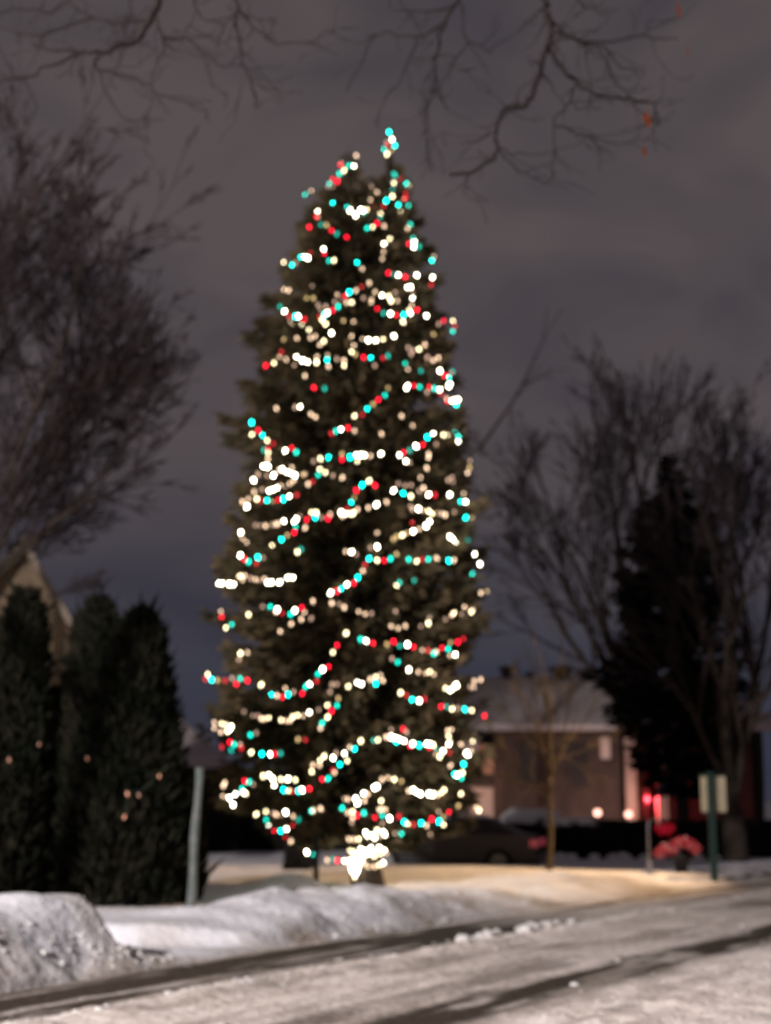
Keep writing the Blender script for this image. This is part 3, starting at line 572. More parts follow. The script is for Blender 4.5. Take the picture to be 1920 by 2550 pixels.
# ------------------------------------------------------------------ leafy dark shrubs and hedges
def bush(name, x0, x1, y0, y1, zb, zt, rng, label, cat='shrub', group=None, n=9000, material='shrub', snow=None, mesh_name='foliage', round_=.35):
    cx, cy = (x0 + x1) / 2, (y0 + y1) / 2
    root = tag(empty(name, (cx, cy, zb)), label, cat, group)
    hx, hy, H = (x1 - x0) / 2, (y1 - y0) / 2, zt - zb
    q = rng.uniform(-1, 1, (n, 3)); q[:, 2] = rng.random(n)
    face = rng.integers(0, 4, n)
    q[face == 0, 2] = 1 - .1 * rng.random((face == 0).sum()); q[face == 1, 1] = -1 + .2 * rng.random((face == 1).sum())
    sgn = np.sign(q[face == 2, 0]); q[face == 2, 0] = sgn * (1 - .08 * rng.random((face == 2).sum()))
    rnd = 1 - round_ * q[:, 2] ** 3
    wob = fbm(q[:, 0] * hx * 1.5 + 5, q[:, 1] * 2 + cx, 3) - .45
    P = np.stack([cx + q[:, 0] * hx * rnd, cy + q[:, 1] * hy * rnd, zb + q[:, 2] * H * (1 + .28 * wob)], 1)
    D = rng.normal(0, 1, (n, 3)); D[:, 2] = np.abs(D[:, 2]); D /= np.linalg.norm(D, axis=1)[:, None]
    V = perp_sprays(P, D, rng.uniform(.06, .16, n), rng.uniform(.02, .05, n), 1, rng)
    quads(mesh_name, V, M[material], root, (cx, cy, zb))
    core = MB(); core.box(*((x0 + x1) / 2 - .03, (x0 + x1) / 2 + .03, (y0 + y1) / 2 - .03, (y0 + y1) / 2 + .03, zb - .1, zb + H * .6)) if round_ > .5 else core.box(x0 + hx * .14, x1 - hx * .14, y0 + hy * .2, y1 - hy * .2, zb - .1, zb + H * (.8 if round_ < .5 else .35)); core.build('twigs', M['twig'], root, False, (cx, cy, zb))
    return root
rh = np.random.default_rng(8)
hx0 = at(1330, 2100, 39)[0]; hx1 = at(1800, 2100, 39)[0]
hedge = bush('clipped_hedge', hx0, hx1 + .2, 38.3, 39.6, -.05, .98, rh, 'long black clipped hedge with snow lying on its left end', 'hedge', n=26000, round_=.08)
hs = MB()
def snowcap(mb, x0, x1, y0, y1, z, t, n=26, m=8, seed=0):
    xs_ = np.linspace(x0, x1, n); ys_ = np.linspace(y0, y1, m); X, Y = np.meshgrid(xs_, ys_)
    e = np.clip(np.minimum(np.minimum(X - x0, x1 - X) / (.3), np.minimum(Y - y0, y1 - Y) / (.3)), 0, 1) ** .5
    Z = z + t * e * (.7 + .8 * fbm(X * 1.3 + seed, Y * 1.3)) ; Zb = z - .12 * fbm(X * 4 + seed, Y * 4 + 3)
    V = np.concatenate([np.stack([X, Y, Z], -1).reshape(-1, 3), np.stack([X, Y, Zb], -1).reshape(-1, 3)])
    idx = np.arange(n * m).reshape(m, n); F = []
    for i in range(m - 1):
        for j in range(n - 1):
            F.append((idx[i, j], idx[i, j + 1], idx[i + 1, j + 1], idx[i + 1, j])); o = n * m
            F.append((o + idx[i, j], o + idx[i + 1, j], o + idx[i + 1, j + 1], o + idx[i, j + 1]))
    ring = [idx[0, j] for j in range(n)] + [idx[i, n - 1] for i in range(1, m)] + [idx[m - 1, j] for j in range(n - 2, -1, -1)] + [idx[i, 0] for i in range(m - 2, 0, -1)]
    for a, b in zip(ring, ring[1:] + ring[:1]): F.append((b, a, a + n * m, b + n * m))
    mb.add(V, F)
snowcap(hs, at(1345, 2050, 38.9)[0], at(1485, 2050, 38.9)[0], 38.35, 39.55, .98, .16, seed=2)
hs.build('snow_cap', M['snow'], hedge, True, WORLD[hedge.name])
lowh = bush('clipped_hedge', at(1255, 2100, 40.5)[0], at(1352, 2100, 40.5)[0] + .3, 39.9, 41.2, -.05, 1.0, rh, 'short hedge section behind the parked car, thickly capped with snow', 'hedge', n=7000, round_=.2)
hs = MB(); snowcap(hs, at(1248, 2050, 40.5)[0], at(1400, 2050, 40.5)[0], 39.9, 41.2, 1.02, .30, seed=7); hs.build('snow_cap', M['snow'], lowh, True, WORLD[lowh.name])
bush('clipped_hedge', at(1850, 2100, 40)[0], at(2150, 2100, 40)[0], 39.4, 40.6, -.05, .98, rh, 'black hedge section at the right edge beyond the thick tree trunk', 'hedge', n=12000, round_=.08)
for i, (u0, u1, vt, Y, lab) in enumerate([(500, 600, 1925, 44, 'rounded black shrub right behind the pale post across the yard'), (585, 700, 1960, 45, 'wide black shrub under the lowest left boughs of the spruce'), (690, 800, 1975, 44.5, 'black shrub behind the thin post left of the spruce trunk'),
                                      (810, 985, 1960, 46, 'black shrub straight behind the lit spruce trunk')]):
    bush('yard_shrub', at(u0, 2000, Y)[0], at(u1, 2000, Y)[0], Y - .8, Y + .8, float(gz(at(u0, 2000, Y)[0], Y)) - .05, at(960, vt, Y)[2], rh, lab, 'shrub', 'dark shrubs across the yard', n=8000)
bush('yard_shrub', at(712, 2150, 33)[0], at(772, 2150, 33)[0], 32.7, 33.4, float(gz(-1.9, 33)) - .03, at(960, 2100, 33)[2], rh, 'small low twiggy shrub poking from the snow beside the thin black post', 'shrub', 'dark shrubs across the yard', n=1800, round_=.6)

# ------------------------------------------------------------------ bare trees
def perp(d, rng_):
    r = rng_.normal(size=3); p = np.cross(d, r); return p / (np.linalg.norm(p) + 1e-9)
def grow(big, fine, p, d, r, L, depth, rg_, up=.15, spread=.6, kids=(3, 5), rmin=.007, wob=.12, shrink=.62, thr=.03, env=None):
    n = max(3, int(4 + L * 1.0)); pts = [np.array(p)]; dd = np.array(d, float)
    for i in range(n):
        dd = dd + rg_.normal(0, wob, 3) + np.array([0, 0, up]) * .25; dd /= np.linalg.norm(dd)
        if env is not None and i > 1 and rg_.random() < (.9 if r > .022 else .5) and not env(pts[-1] + dd * L / n): break
        pts.append(pts[-1] + dd * L / n)
    cut = len(pts) - 1 < n; n = len(pts) - 1
    re = max(rmin, r * .45); R = np.linspace(r, re, n + 1)
    (big if r > thr else fine).tube(pts, R, 7 if r > .08 else (5 if r > .03 else 3), False)
    if depth == 0 or n < 2: return
    if cut: depth = min(depth, 3); L = L * .6
    k = rg_.integers(kids[0], kids[1] + 1)
    for j in range(k):
        t = rg_.uniform(.30, 1.0) if j else 1.0
        i = min(n - 1, int(t * n)); base = pts[i] + (pts[i + 1] - pts[i]) * (t * n - i) if i < n else pts[-1]
        loc = (pts[i + 1] - pts[i]); loc /= np.linalg.norm(loc)
        ang = abs(rg_.normal(spread, .2)) * (.45 if j == 0 else 1)
        nd = loc * math.cos(ang) + perp(loc, rg_) * math.sin(ang)
        grow(big, fine, base, nd, max(rmin, float(np.interp(t, [0, 1], [r, re])) * (.9 if j == 0 else .62)), L * shrink * rg_.uniform(.75, 1.2), depth - 1, rg_, up, spread, kids, rmin, wob, shrink, thr, env)
def ellipse(uc, vc, ru, rv, Y, rg_):
    c = at(uc, vc, Y); a = ru * Y / FPX; b = rv * Y / FPX
    return lambda p: ((p[0] - c[0]) / a) ** 2 + ((p[2] - c[2]) / b) ** 2 + ((p[1] - Y) / (a * 1.2)) ** 2 < rg_.uniform(.80, 1.0)
def bare_tree(name, base, label, limbs_, rg_, trunk_r, trunk_top, mats=('bark', 'twig'), group='bare trees around the yard', cat='tree', thr=.03, **kw):
    zb = base[2]; root = tag(empty(name, base), label, cat, group)
    big, fine = MB(), MB()
    tp = np.array(trunk_top, float); b = np.array(base, float)
    n = 7; pts = [b + (tp - b) * t + (np.array([math.sin(t * 5) * .03, 0, 0])) for t in np.linspace(0, 1, n)]
    pts[0] = pts[0] - np.array([0, 0, .15])
    big.tube(pts, [trunk_r * (1.25 if i == 0 else 1 - .25 * i / n) for i in range(n)], 10)
    for (start, d, r, L, depth) in limbs_:
        grow(big, fine, np.array(start, float), np.array(d, float) / np.linalg.norm(d), r, L, depth, rg_, thr=thr, **kw)
    big.build('trunk', M[mats[0]], root, True, base); fine.build('crown', M[mats[1]], root, False, base)
    return root

# the thick tree right of the sign
Yb = 37.0; bb = at(1830, 2147, Yb); base = (bb[0], Yb, -.05)
f1 = at(1825, 2010, Yb)
R_ = []
for (u, v, r, dep, yy) in [(1700, 1400, .13, 5, 0.5), (1760, 1250, .15, 5, -1), (1850, 1200, .12, 5, 1.5), (1925, 1500, .14, 4, 0), (1620, 1500, .09, 4, -1.5)]:
    e = np.array(at(u, v, Yb + yy)); R_.append((f1, e - np.array(f1), r, np.linalg.norm(e - np.array(f1)) * .62, dep))
bare_tree('bare_tree', base, 'thick-trunked bare tree with forked stems right behind the post sign', R_, np.random.default_rng(21), .34, f1, env=ellipse(1840, 1500, 320, 440, 37, np.random.default_rng(1)), up=.12, spread=.42, kids=(3, 4), shrink=.60, wob=.07, rmin=.010)
# wide fan-crowned tree behind the dark spruce
Yb = 52.0; bb = at(1590, 2060, Yb); base = (bb[0], Yb, .0); f1 = at(1590, 1800, Yb)
R_ = []
for (u, v, r, dep) in [(1290, 1340, .13, 5), (1330, 1180, .14, 5), (1430, 1090, .15, 5), (1540, 1060, .15, 5), (1660, 1060, .15, 5), (1790, 1080, .13, 5), (1400, 1440, .10, 5), (1290, 1500, .09, 5), (1480, 1300, .09, 5), (1740, 1020, .13, 5), (1620, 1000, .14, 5), (1860, 1200, .12, 5), (1240, 1250, .11, 5)]:
    e = np.array(at(u, v, Yb + random.uniform(-3, 3))); R_.append((f1, e - np.array(f1), r, np.linalg.norm(e - np.array(f1)) * .78, dep))
bare_tree('bare_tree', base, 'huge bare tree spreading a fan of limbs behind the dark spruce and house', R_, np.random.default_rng(22), .42, f1, env=ellipse(1600, 1450, 395, 560, 52, np.random.default_rng(2)), up=.05, spread=.40, kids=(3, 4), shrink=.62, wob=.07, rmin=.013)
Yb = 56.0; bb = at(1880, 2050, Yb); base = (bb[0], Yb, .0); f1 = at(1880, 1700, Yb)
R_ = []
for (u, v, r, dep) in [(1790, 1150, .12, 5), (1850, 1020, .12, 5), (1930, 1050, .12, 5), (2010, 1200, .1, 5), (1760, 1350, .1, 4)]:
    e = np.array(at(u, v, Yb)); R_.append((f1, e - np.array(f1), r, np.linalg.norm(e - np.array(f1)) * .66, dep))
bare_tree('bare_tree', base, 'tall bare tree with upright tops at the right edge, farthest back', R_, np.random.default_rng(23), .32, f1, env=ellipse(1890, 1290, 200, 440, 56, np.random.default_rng(3)), up=.15, spread=.34, kids=(3, 4), shrink=.56, wob=.07, rmin=.014)
# big tree entering from the left
Yb = 27.0; base = (at(-330, 2000, Yb)[0], Yb, float(gz(-9.5, Yb))); f1 = at(-300, 1700, Yb)
R_ = []
for (u, v, r, dep) in [(170, 1010, .12, 5), (60, 820, .13, 5), (-40, 700, .13, 5), (190, 1220, .10, 5), (-180, 760, .12, 5), (250, 1120, .08, 5), (100, 930, .09, 5), (20, 600, .08, 5), (130, 1310, .07, 5)]:
    e = np.array(at(u, v, Yb + random.uniform(-2, 2))); R_.append((f1, e - np.array(f1), r, np.linalg.norm(e - np.array(f1)) * .98, dep))
bare_tree('bare_tree', base, 'large bare tree reaching in from the left frame edge over the gabled house', R_, np.random.default_rng(31), .36, f1, env=ellipse(-70, 1000, 520, 670, 27, np.random.default_rng(4)), up=.07, spread=.42, kids=(4, 5), shrink=.58, wob=.09, rmin=.009)
# slim tree behind the big spruce, one limb showing at the right
Yb = 40.0; bb = at(1000, 2060, Yb); base = (bb[0], Yb, .1); f1 = at(1060, 1400, Yb)
e1 = np.array(at(1190, 1125, Yb)); e2 = np.array(at(1080, 900, Yb)); e3 = np.array(at(1180, 820, Yb))
bare_tree('bare_tree', base, 'slender bare tree behind the lit spruce, a single limb showing right of it',
  [(f1, e1 - np.array(f1), .075, np.linalg.norm(e1 - np.array(f1)), 0), (e1, np.array(at(1300, 960, Yb)) - e1, .055, 2.2, 1), (np.array(at(1300, 960, Yb)), np.array(at(1370, 830, Yb)) - np.array(at(1300, 960, Yb)), .035, 1.7, 1),
   (np.array(at(1300, 960, Yb)), np.array(at(1390, 925, Yb)) - np.array(at(1300, 960, Yb)), .02, .9, 1), (f1, np.array(at(1235, 1250, Yb)) - np.array(f1), .05, 1.6, 2)],
  np.random.default_rng(41), .14, f1, up=.05, spread=.4, kids=(2, 3), shrink=.5, wob=.03, rmin=.012)
# sapling on the verge
Yb = 30.5; bb = at(1366, 2178, Yb); base = (bb[0], Yb, float(gz(bb[0], Yb))); f1 = at(1372, 1930, Yb)
R_ = [(f1, np.array(at(1368, 1700, Yb)) - np.array(f1), .045, 2.0, 2)]
for (u, v, r) in [(1235, 1880, .018), (1255, 1800, .02), (1290, 1765, .022), (1320, 1745, .024), (1425, 1750, .022), (1450, 1800, .02), (1480, 1870, .015), (1345, 1740, .02), (1400, 1730, .02), (1240, 1950, .014), (1300, 1960, .012)]:
    st = np.array(at(1371, random.uniform(1880, 2000), Yb)); e = np.array(at(u, v, Yb + random.uniform(-.8, .8))); R_.append((st, e - st, r, np.linalg.norm(e - st) * .9, 3))
bare_tree('young_tree', base, 'young leafless tree with a slim straight trunk on the snow before the house', R_, np.random.default_rng(51), .062, f1, mats=('pale_twig', 'pale_twig'), up=.1, spread=.36, kids=(3, 4), shrink=.55, wob=.05, rmin=.004, thr=.012)

# ------------------------------------------------------------------ overhanging branches of two nearer trees
def overhang(name, label, base, hub, lines, Y, rg_, leaves=()):
    root = tag(empty(name, base), label, 'tree', 'near trees overhanging the street')
    big, fine = MB(), MB()
    b = np.array(base, float); h = np.array(hub, float)
    kn = [b - (0, 0, .15), b + (0, 0, 2.2), b + (h - b) * .06 + (0, 0, 4.0), b + (h - b) * .30 + (0, 0, 5.6), b + (h - b) * .62 + (0, 0, 4.2), h]
    kn = np.array(kn); tk = np.linspace(0, 5, 26); pts = np.stack([np.interp(tk, range(6), kn[:, q]) for q in range(3)], 1)
    for _ in range(3): pts[1:-1] = (pts[:-2] + pts[1:-1] * 2 + pts[2:]) / 4
    pts[3:-1] += rg_.normal(0, .035, (len(pts) - 4, 3)); R0 = np.interp(tk, range(6), [.34, .27, .22, .15, .10, .065])
    big.tube(pts, R0, 9)
    def clear(p):                                      # keeps the upper crown out of the open sky over the street
        f = max(.1, p[1] * math.cos(PITCH) + (p[2] - CZ) * math.sin(PITCH)); u = 960 + FPX * p[0] / f; v = 1275 - FPX * ((p[2] - CZ) * math.cos(PITCH) - p[1] * math.sin(PITCH)) / f
        return u < -250 or u > 2170 or v < -150
    sx = 1 if b[0] > 0 else -1
    for k_, d_, L_ in ((11, (sx * .9, .2, 1), 3.2), (12, (sx * .2, -.8, 1), 2.8), (13, (0, .7, 1.2), 2.6), (14, (sx * .6, -.2, 1), 2.8), (16, (.1, .3, 1), 2.2), (18, (0, -.5, 1), 1.9), (20, (-sx * .1, .4, 1), 1.6), (22, (0, -.3, 1), 1.3)):
        d_ = np.array(d_, float); grow(big, fine, pts[k_], d_ / np.linalg.norm(d_), R0[k_] * .6, L_, 4, rg_, up=.2, spread=.5, kids=(3, 4), rmin=.006, wob=.12, shrink=.62, env=clear)
    for li, (pl, r0) in enumerate(lines):
        yy = Y + rg_.uniform(-1, 1); P = [np.array(at(u, v, yy)) for u, v in pl]
        if pl[0][1] <= 0: P = [h, h * .35 + P[0] * .65 + np.array([0, 0, .25])] + P
        # smooth and roughen
        Q = []
        for a, c in zip(P[:-1], P[1:]):
            for t in (0, .33, .66): Q.append(a * (1 - t) + c * t + rg_.normal(0, .012, 3))
        Q.append(P[-1]); m = len(Q); r0 *= 1.32; R = np.linspace(r0, max(.006, r0 * .32), m)
        big.tube(Q, R, 6, False)
        start = 6 if pl[0][1] <= 0 else 1
        for i in range(start, m):
            for _ in range(2 if r0 > .012 else 1):
                if rg_.random() < .24:
                    d = Q[i] - Q[i - 1]; d /= np.linalg.norm(d) + 1e-9; nd = d * .65 + perp(d, rg_) * .8
                    nd[1] *= .6
                    grow(fine, fine, Q[i], nd / np.linalg.norm(nd), max(.006, R[i] * .40), rg_.uniform(.14, .42), 1 if r0 < .012 else 2, rg_, up=.0, spread=.55, kids=(1, 2), rmin=.0042, wob=.22, shrink=.6)
    big.build('trunk', M['near_bark'], root, True, base); fine.build('crown', M['near_bark'], root, False, base)
    for (u, v, w, h_, r) in leaves:
        c = np.array(at(u, v, Y)); px = Y / FPX; w2 = w * px / 2; h2 = h_ * px / 2
        o_ = [(0, 1), (.35, .8), (.3, .55), (.9, .5), (.55, .2), (1, -.1), (.5, -.35), (.6, -.7), (.1, -1)]
        o_ = o_ + [(-x, y) for x, y in o_[::-1][:-1]][1:]
        V = [(c[0] + (x * math.cos(r) - y * .3 * math.sin(r)) * w2, c[1] + .25 * x * w2 + .02 * math.sin(3 * y), c[2] + y * h2) for x, y in o_]
        m_ = MB(); n_ = len(V); V2 = [(x, y + .004, z) for x, y, z in V]
        m_.add(V + V2, [tuple(range(n_)), tuple(range(2 * n_ - 1, n_ - 1, -1))] + [(i, i + n_, (i + 1) % n_ + n_, (i + 1) % n_) for i in range(n_)])
        m_.tube([c + (0, 0, h2 * .9), c + (0, .01, h2 * 1.6)], .004, 3, False)
        m_.build('leaf', M['leaf'], root, False, base)
LL = [([(400, 0), (370, 60), (345, 100), (290, 120), (240, 135), (200, 130), (120, 125), (80, 108)], .034), ([(200, 130), (130, 165), (60, 190), (0, 205), (-80, 215)], .014), ([(240, 135), (242, 172), (300, 185), (370, 210), (390, 230), (430, 245), (520, 280)], .011),
      ([(385, 45), (410, 95), (405, 130), (375, 205)], .012), ([(410, 95), (470, 100), (500, 125), (520, 170), (530, 215)], .011), ([(590, 0), (590, 60), (600, 130), (615, 180), (635, 240), (640, 270)], .018), ([(592, 30), (650, 90), (690, 110), (770, 105)], .010),
      ([(500, 125), (560, 170), (610, 160)], .007), ([(345, 55), (300, 60), (230, 45), (180, 10)], .012), ([(230, 45), (100, 90), (40, 85)], .010), ([(242, 172), (270, 240), (300, 290), (330, 300)], .008), ([(60, 190), (90, 260), (70, 330)], .008),
      ([(170, 0), (120, 30), (30, 20), (-50, 60)], .016), ([(0, 205), (20, 280), (60, 340)], .008), ([(560, 60), (540, 110), (470, 60)], .008), ([(480, 0), (500, 40), (560, 60)], .010)]
overhang('overhanging_tree', 'bare crooked branches hanging into the top left of the view', (-8.5, 12.5, .2), (-2.6, 13.0, 11.2), LL, 14.0, np.random.default_rng(61))
RL = [([(1352, 0), (1362, 40), (1375, 70), (1365, 110), (1355, 140), (1335, 200), (1325, 240), (1300, 265), (1265, 265), (1245, 290), (1230, 330), (1240, 370), (1225, 400), (1165, 430), (1120, 435)], .036),
      ([(1365, 125), (1400, 170), (1430, 205), (1480, 235), (1540, 245), (1590, 250), (1630, 260), (1645, 310)], .020), ([(1375, 70), (1410, 95), (1450, 103), (1490, 115), (1530, 130)], .018), ([(1450, 103), (1530, 105), (1590, 90), (1640, 95), (1690, 97)], .012),
      ([(1480, 112), (1520, 180), (1555, 225), (1575, 245)], .009), ([(1430, 205), (1420, 250), (1440, 270), (1495, 270)], .010), ([(1420, 250), (1385, 290), (1380, 350), (1378, 440), (1365, 455)], .009), ([(1385, 310), (1430, 335), (1485, 352)], .010),
      ([(1240, 370), (1280, 385), (1315, 385)], .007), ([(1240, 370), (1290, 425), (1340, 445)], .007), ([(1140, 0), (1110, 50), (1095, 90), (1090, 130), (1085, 150), (1085, 190), (1075, 240), (1050, 290)], .020),
      ([(1110, 50), (1065, 85), (1040, 95), (1010, 90), (960, 80), (900, 110)], .013), ([(1040, 95), (1015, 150), (1000, 190), (960, 250)], .009), ([(1150, 0), (1155, 80), (1165, 105), (1210, 120), (1225, 140)], .013), ([(1165, 105), (1120, 170), (1100, 200)], .008),
      ([(930, 90), (890, 170), (860, 230)], .007), ([(1085, 190), (1110, 270)], .007), ([(1130, 10), (1060, 32), (980, 25)], .010), ([(1230, 330), (1190, 350), (1150, 360)], .010), ([(1165, 430), (1160, 480)], .005), ([(1560, 250), (1600, 285), (1640, 315)], .006),
      ([(1510, 120), (1545, 170), (1590, 180)], .008), ([(1600, 92), (1610, 60), (1625, 50)], .006), ([(1355, 20), (1300, 60)], .008), ([(1440, 0), (1460, 20), (1500, 10)], .010)]
overhang('overhanging_tree', 'bare dark branch with three brown leaves hanging into the top right of the view', (8.0, 12.0, .1), (2.3, 13.0, 11.2), RL, 14.0, np.random.default_rng(62), leaves=[(1612, 297, 30, 48, .2), (1690, 26, 18, 46, .6), (1605, 378, 18, 32, -.4), (1712, 128, 8, 30, .3)])

# ------------------------------------------------------------------ dark spruce at the right and a tiny far one
def simple_spruce(name, u, vtop, Y, prof, label, rng_, per=9, gap=.22, tw=24, spray=(.36, .055), vb=2060):
    b = at(u, 2000, Y); zb = 0.0; zt = at(960, vtop, Y)[2]; root = tag(empty(name, (b[0], Y, zb)), label, 'tree')
    zt_ = [at(960, v, Y)[2] for v, w in prof][::-1]; wt = [w * Y / FPX for v, w in prof][::-1]
    o, lm = conifer(root, None, lambda z, ph: float(np.interp(z, zt_, wt)), zt_[0], zt, lambda z: (b[0], Y), M['needle_dark'], rng_, bough_gap=gap, per=per, tw=tw, spray=spray, rag=.22, thin=.7)
    lm.tube([(b[0], Y, zb - .1), (b[0], Y, zt * .5), (b[0], Y, zt)], [.22, .14, .02], 8); lm.build('trunk', M['bark'], root, False, (b[0], Y, zb))
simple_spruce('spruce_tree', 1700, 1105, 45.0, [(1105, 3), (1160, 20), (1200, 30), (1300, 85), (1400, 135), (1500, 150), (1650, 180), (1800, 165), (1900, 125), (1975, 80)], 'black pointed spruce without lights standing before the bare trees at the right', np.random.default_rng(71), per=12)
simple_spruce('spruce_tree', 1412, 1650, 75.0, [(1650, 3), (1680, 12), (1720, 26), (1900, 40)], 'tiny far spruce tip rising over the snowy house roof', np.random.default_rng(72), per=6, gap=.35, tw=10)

# ------------------------------------------------------------------ house at the left (front gable)
Y = 33.0
pk = at(52, 1338, Y); er = at(222, 1630, Y); wl = at(165, 1700, Y)[0]
house = tag(empty('gabled_house', (pk[0], Y, 0)), 'tall beige gabled house with pale roof edge behind the evergreens at the left', 'house')
slope = (pk[2] - er[2]) / (er[0] - pk[0]); halfw = wl - pk[0]
zc = pk[2] - .12; zw = zc - slope * halfw - .05
mb = MB(); n0 = [(pk[0] - halfw, 0), (wl, 0), (wl, zw), (pk[0], zc - .05), (pk[0] - halfw, zw)]
V = [(x, Y, z) for x, z in n0] + [(x, Y + 9, z) for x, z in n0]
mb.add(V, [(0, 1, 2, 3, 4), (9, 8, 7, 6, 5), (1, 6, 7, 2), (0, 4, 9, 5), (2, 7, 8, 3), (4, 3, 8, 9)]); mb.build('wall', M['house_wall'], house, False, (pk[0], Y, 0))
rf = MB(); tk = .14
for sg in (-1, 1):
    e = (pk[0] + sg * (er[0] - pk[0]), er[2])
    V = [(pk[0], Y - .45, pk[2]), (e[0], Y - .45, e[1]), (e[0], Y + 9.3, e[1]), (pk[0], Y + 9.3, pk[2])]; V += [(x, y, z - tk) for x, y, z in V]
    rf.add(V, [(0, 1, 2, 3)[::sg], (7, 6, 5, 4)[::sg], (0, 4, 5, 1)[::sg], (1, 5, 6, 2)[::sg], (2, 6, 7, 3)[::sg]])
rf.build('roof', M['roof_snow'], house, False, (pk[0], Y, 0))
fr = MB()
for sg in (-1, 1):
    a = np.array((pk[0], Y - .48, pk[2] - .02)); b = np.array((pk[0] + sg * (er[0] - pk[0]), Y - .48, er[2] - .02))
    V = [a + (0, 0, .03), b + (0, 0, .03), b - (0, 0, .24), a - (0, 0, .24)]; V += [p + (0, .028, 0) for p in V]
    fr.add(V, [(0, 1, 2, 3)[::-sg], (4, 5, 6, 7)[::sg], (0, 4, 5, 1)[::-sg], (3, 2, 6, 7)[::-sg], (1, 5, 6, 2)[::sg]])
fr.build('rake_board', M['trim'], house, False, (pk[0], Y, 0))
w_ = MB(); cx = at(40, 1600, Y)[0]; z1 = at(40, 1560, Y)[2]
w_.box(cx - .5, cx + .5, Y - .03, Y + .02, z1 - 1.2, z1); win = w_.build('window', M['glass'], house, False, (cx, Y, z1))
w_ = MB()
for bx in ((-.58, -.5, -1.28, .08), (.5, .58, -1.28, .08), (-.5, .5, 0, .08), (-.5, .5, -1.28, -1.2), (-.03, .03, -1.2, 0)): w_.box(cx + bx[0], cx + bx[1], Y - .06, Y + .01, z1 + bx[2], z1 + bx[3])
w_.build('frame', M['trim'], win, False, (cx, Y, z1))
# low snowy porch roof between the evergreens
pz = at(100, 1725, 31)[2]; px0 = at(60, 1800, 31)[0]; px1 = at(140, 1800, 31)[0]
pr = MB(); V = [(px0, 30.4, pz - .9), (px1, 30.4, pz - .9), (px1, 32.98, pz), (px0, 32.98, pz)]; V += [(x, y, z - .12) for x, y, z in V]
pr.add(V, [(0, 1, 2, 3), (7, 6, 5, 4), (0, 4, 5, 1), (1, 5, 6, 2), (2, 6, 7, 3), (3, 7, 4, 0)]); pr.build('porch_roof', M['snow'], house, False, (pk[0], Y, 0))

house.rotation_euler = (0, 0, math.radians(17))

# far house between evergreens and spruce
Y = 62.0; a = at(415, 1900, Y); b = at(590, 1900, Y); zt = at(960, 1785, Y)[2]; ze = at(960, 1925, Y)[2]
fh = tag(empty('far_house', ((a[0] + b[0]) / 2, Y, 0)), 'small far house with a pale snowy roof, seen just right of the evergreens', 'house')
mb = MB(); mb.box(a[0] + .3, b[0] - .3, Y, Y + 7, -.1, ze); mb.build('wall', M['brick'], fh, False, ((a[0] + b[0]) / 2, Y, 0))
mb = MB(); apx = at(400, 1800, Y)[0]
V = [(apx - 3, Y - .5, ze - .2), (b[0], Y - .5, ze - .2), (b[0] - 1.5, Y + 3.5, ze + 1.0), (apx + .3, Y + 3.5, zt + .25), (apx - 3, Y + 7.5, ze - .2), (b[0], Y + 7.5, ze - .2)]
mb.add(V, [(0, 1, 2, 3), (3, 2, 5, 4), (0, 3, 4), (1, 5, 2), (0, 4, 5, 1)]); mb.build('roof', M['roof_snow'], fh, False, ((a[0] + b[0]) / 2, Y, 0))

# ------------------------------------------------------------------ house at the right, low with a snowy roof
Y = 52.0; X = lambda u: at(u, 1900, Y)[0]; Z = lambda v: at(960, v, Y)[2]
H0 = (X(1400), Y, 0)
rh_ = tag(empty('low_house', H0), 'long low brown house with broad snowy roof and red glowing porch', 'house')
mb = MB(); mb.box(X(1235), X(1545), Y, Y + 9, -.1, Z(1812)); mb.box(X(1060), X(1235) + .0, Y + 1.2, Y + 8, -.1, Z(1850)); mb.box(X(1545), X(1900), Y + 1.6, Y + 9, -.1, Z(1815)); mb.build('wall', M['brick'], rh_, False, H0)
mb = MB(); ev, rd = Z(1806), at(960, 1685, Y + 5)[2]
x0, x1 = X(1180), X(1940)
V = [(x0, Y - .7, ev), (x1, Y - .7, ev), (x1 - 1.0, Y + 5, rd), (x0 - 2.2, Y + 5, rd), (x0 - 2.2, Y + 10.5, ev), (x1, Y + 10.5, ev)]
V += [(x, y, z - .22) for x, y, z in V]
mb.add(V, [(0, 1, 2, 3), (3, 2, 5, 4), (6, 9, 8, 7), (9, 10, 11, 8), (0, 6, 7, 1), (0, 3, 9, 6), (3, 4, 10, 9), (1, 7, 8, 2), (2, 8, 11, 5), (4, 5, 11, 10)])
V = [(X(1040), Y + .6, Z(1850)), (x0 + .2, Y + .6, Z(1850)), (x0 + .2, Y + 5, Z(1760)), (X(1040), Y + 5, Z(1760))]; V += [(x, y, z - .2) for x, y, z in V]
mb.add(V, [(0, 1, 2, 3), (7, 6, 5, 4), (0, 4, 5, 1), (1, 5, 6, 2), (2, 6, 7, 3), (3, 7, 4, 0)])
mb.build('roof', M['roof_snow'], rh_, False, H0)
for u, w, hgt in ((1262, .26, .42), (1320, .2, .18), (1398, .42, .42), (1458, .36, .3), (1515, .3, .3)):
    vx = at(u, 1700, Y + 5)[0]; m_ = MB(); m_.lathe([(w * .8, -.25), (w * .8, hgt * .5), (w * 1.25, hgt * .55), (w * 1.15, hgt * .85), (w * .3, hgt)], 10, (vx, Y + 5, rd)); m_.build('roof_vent', M['dark_wall'], rh_, True, H0)
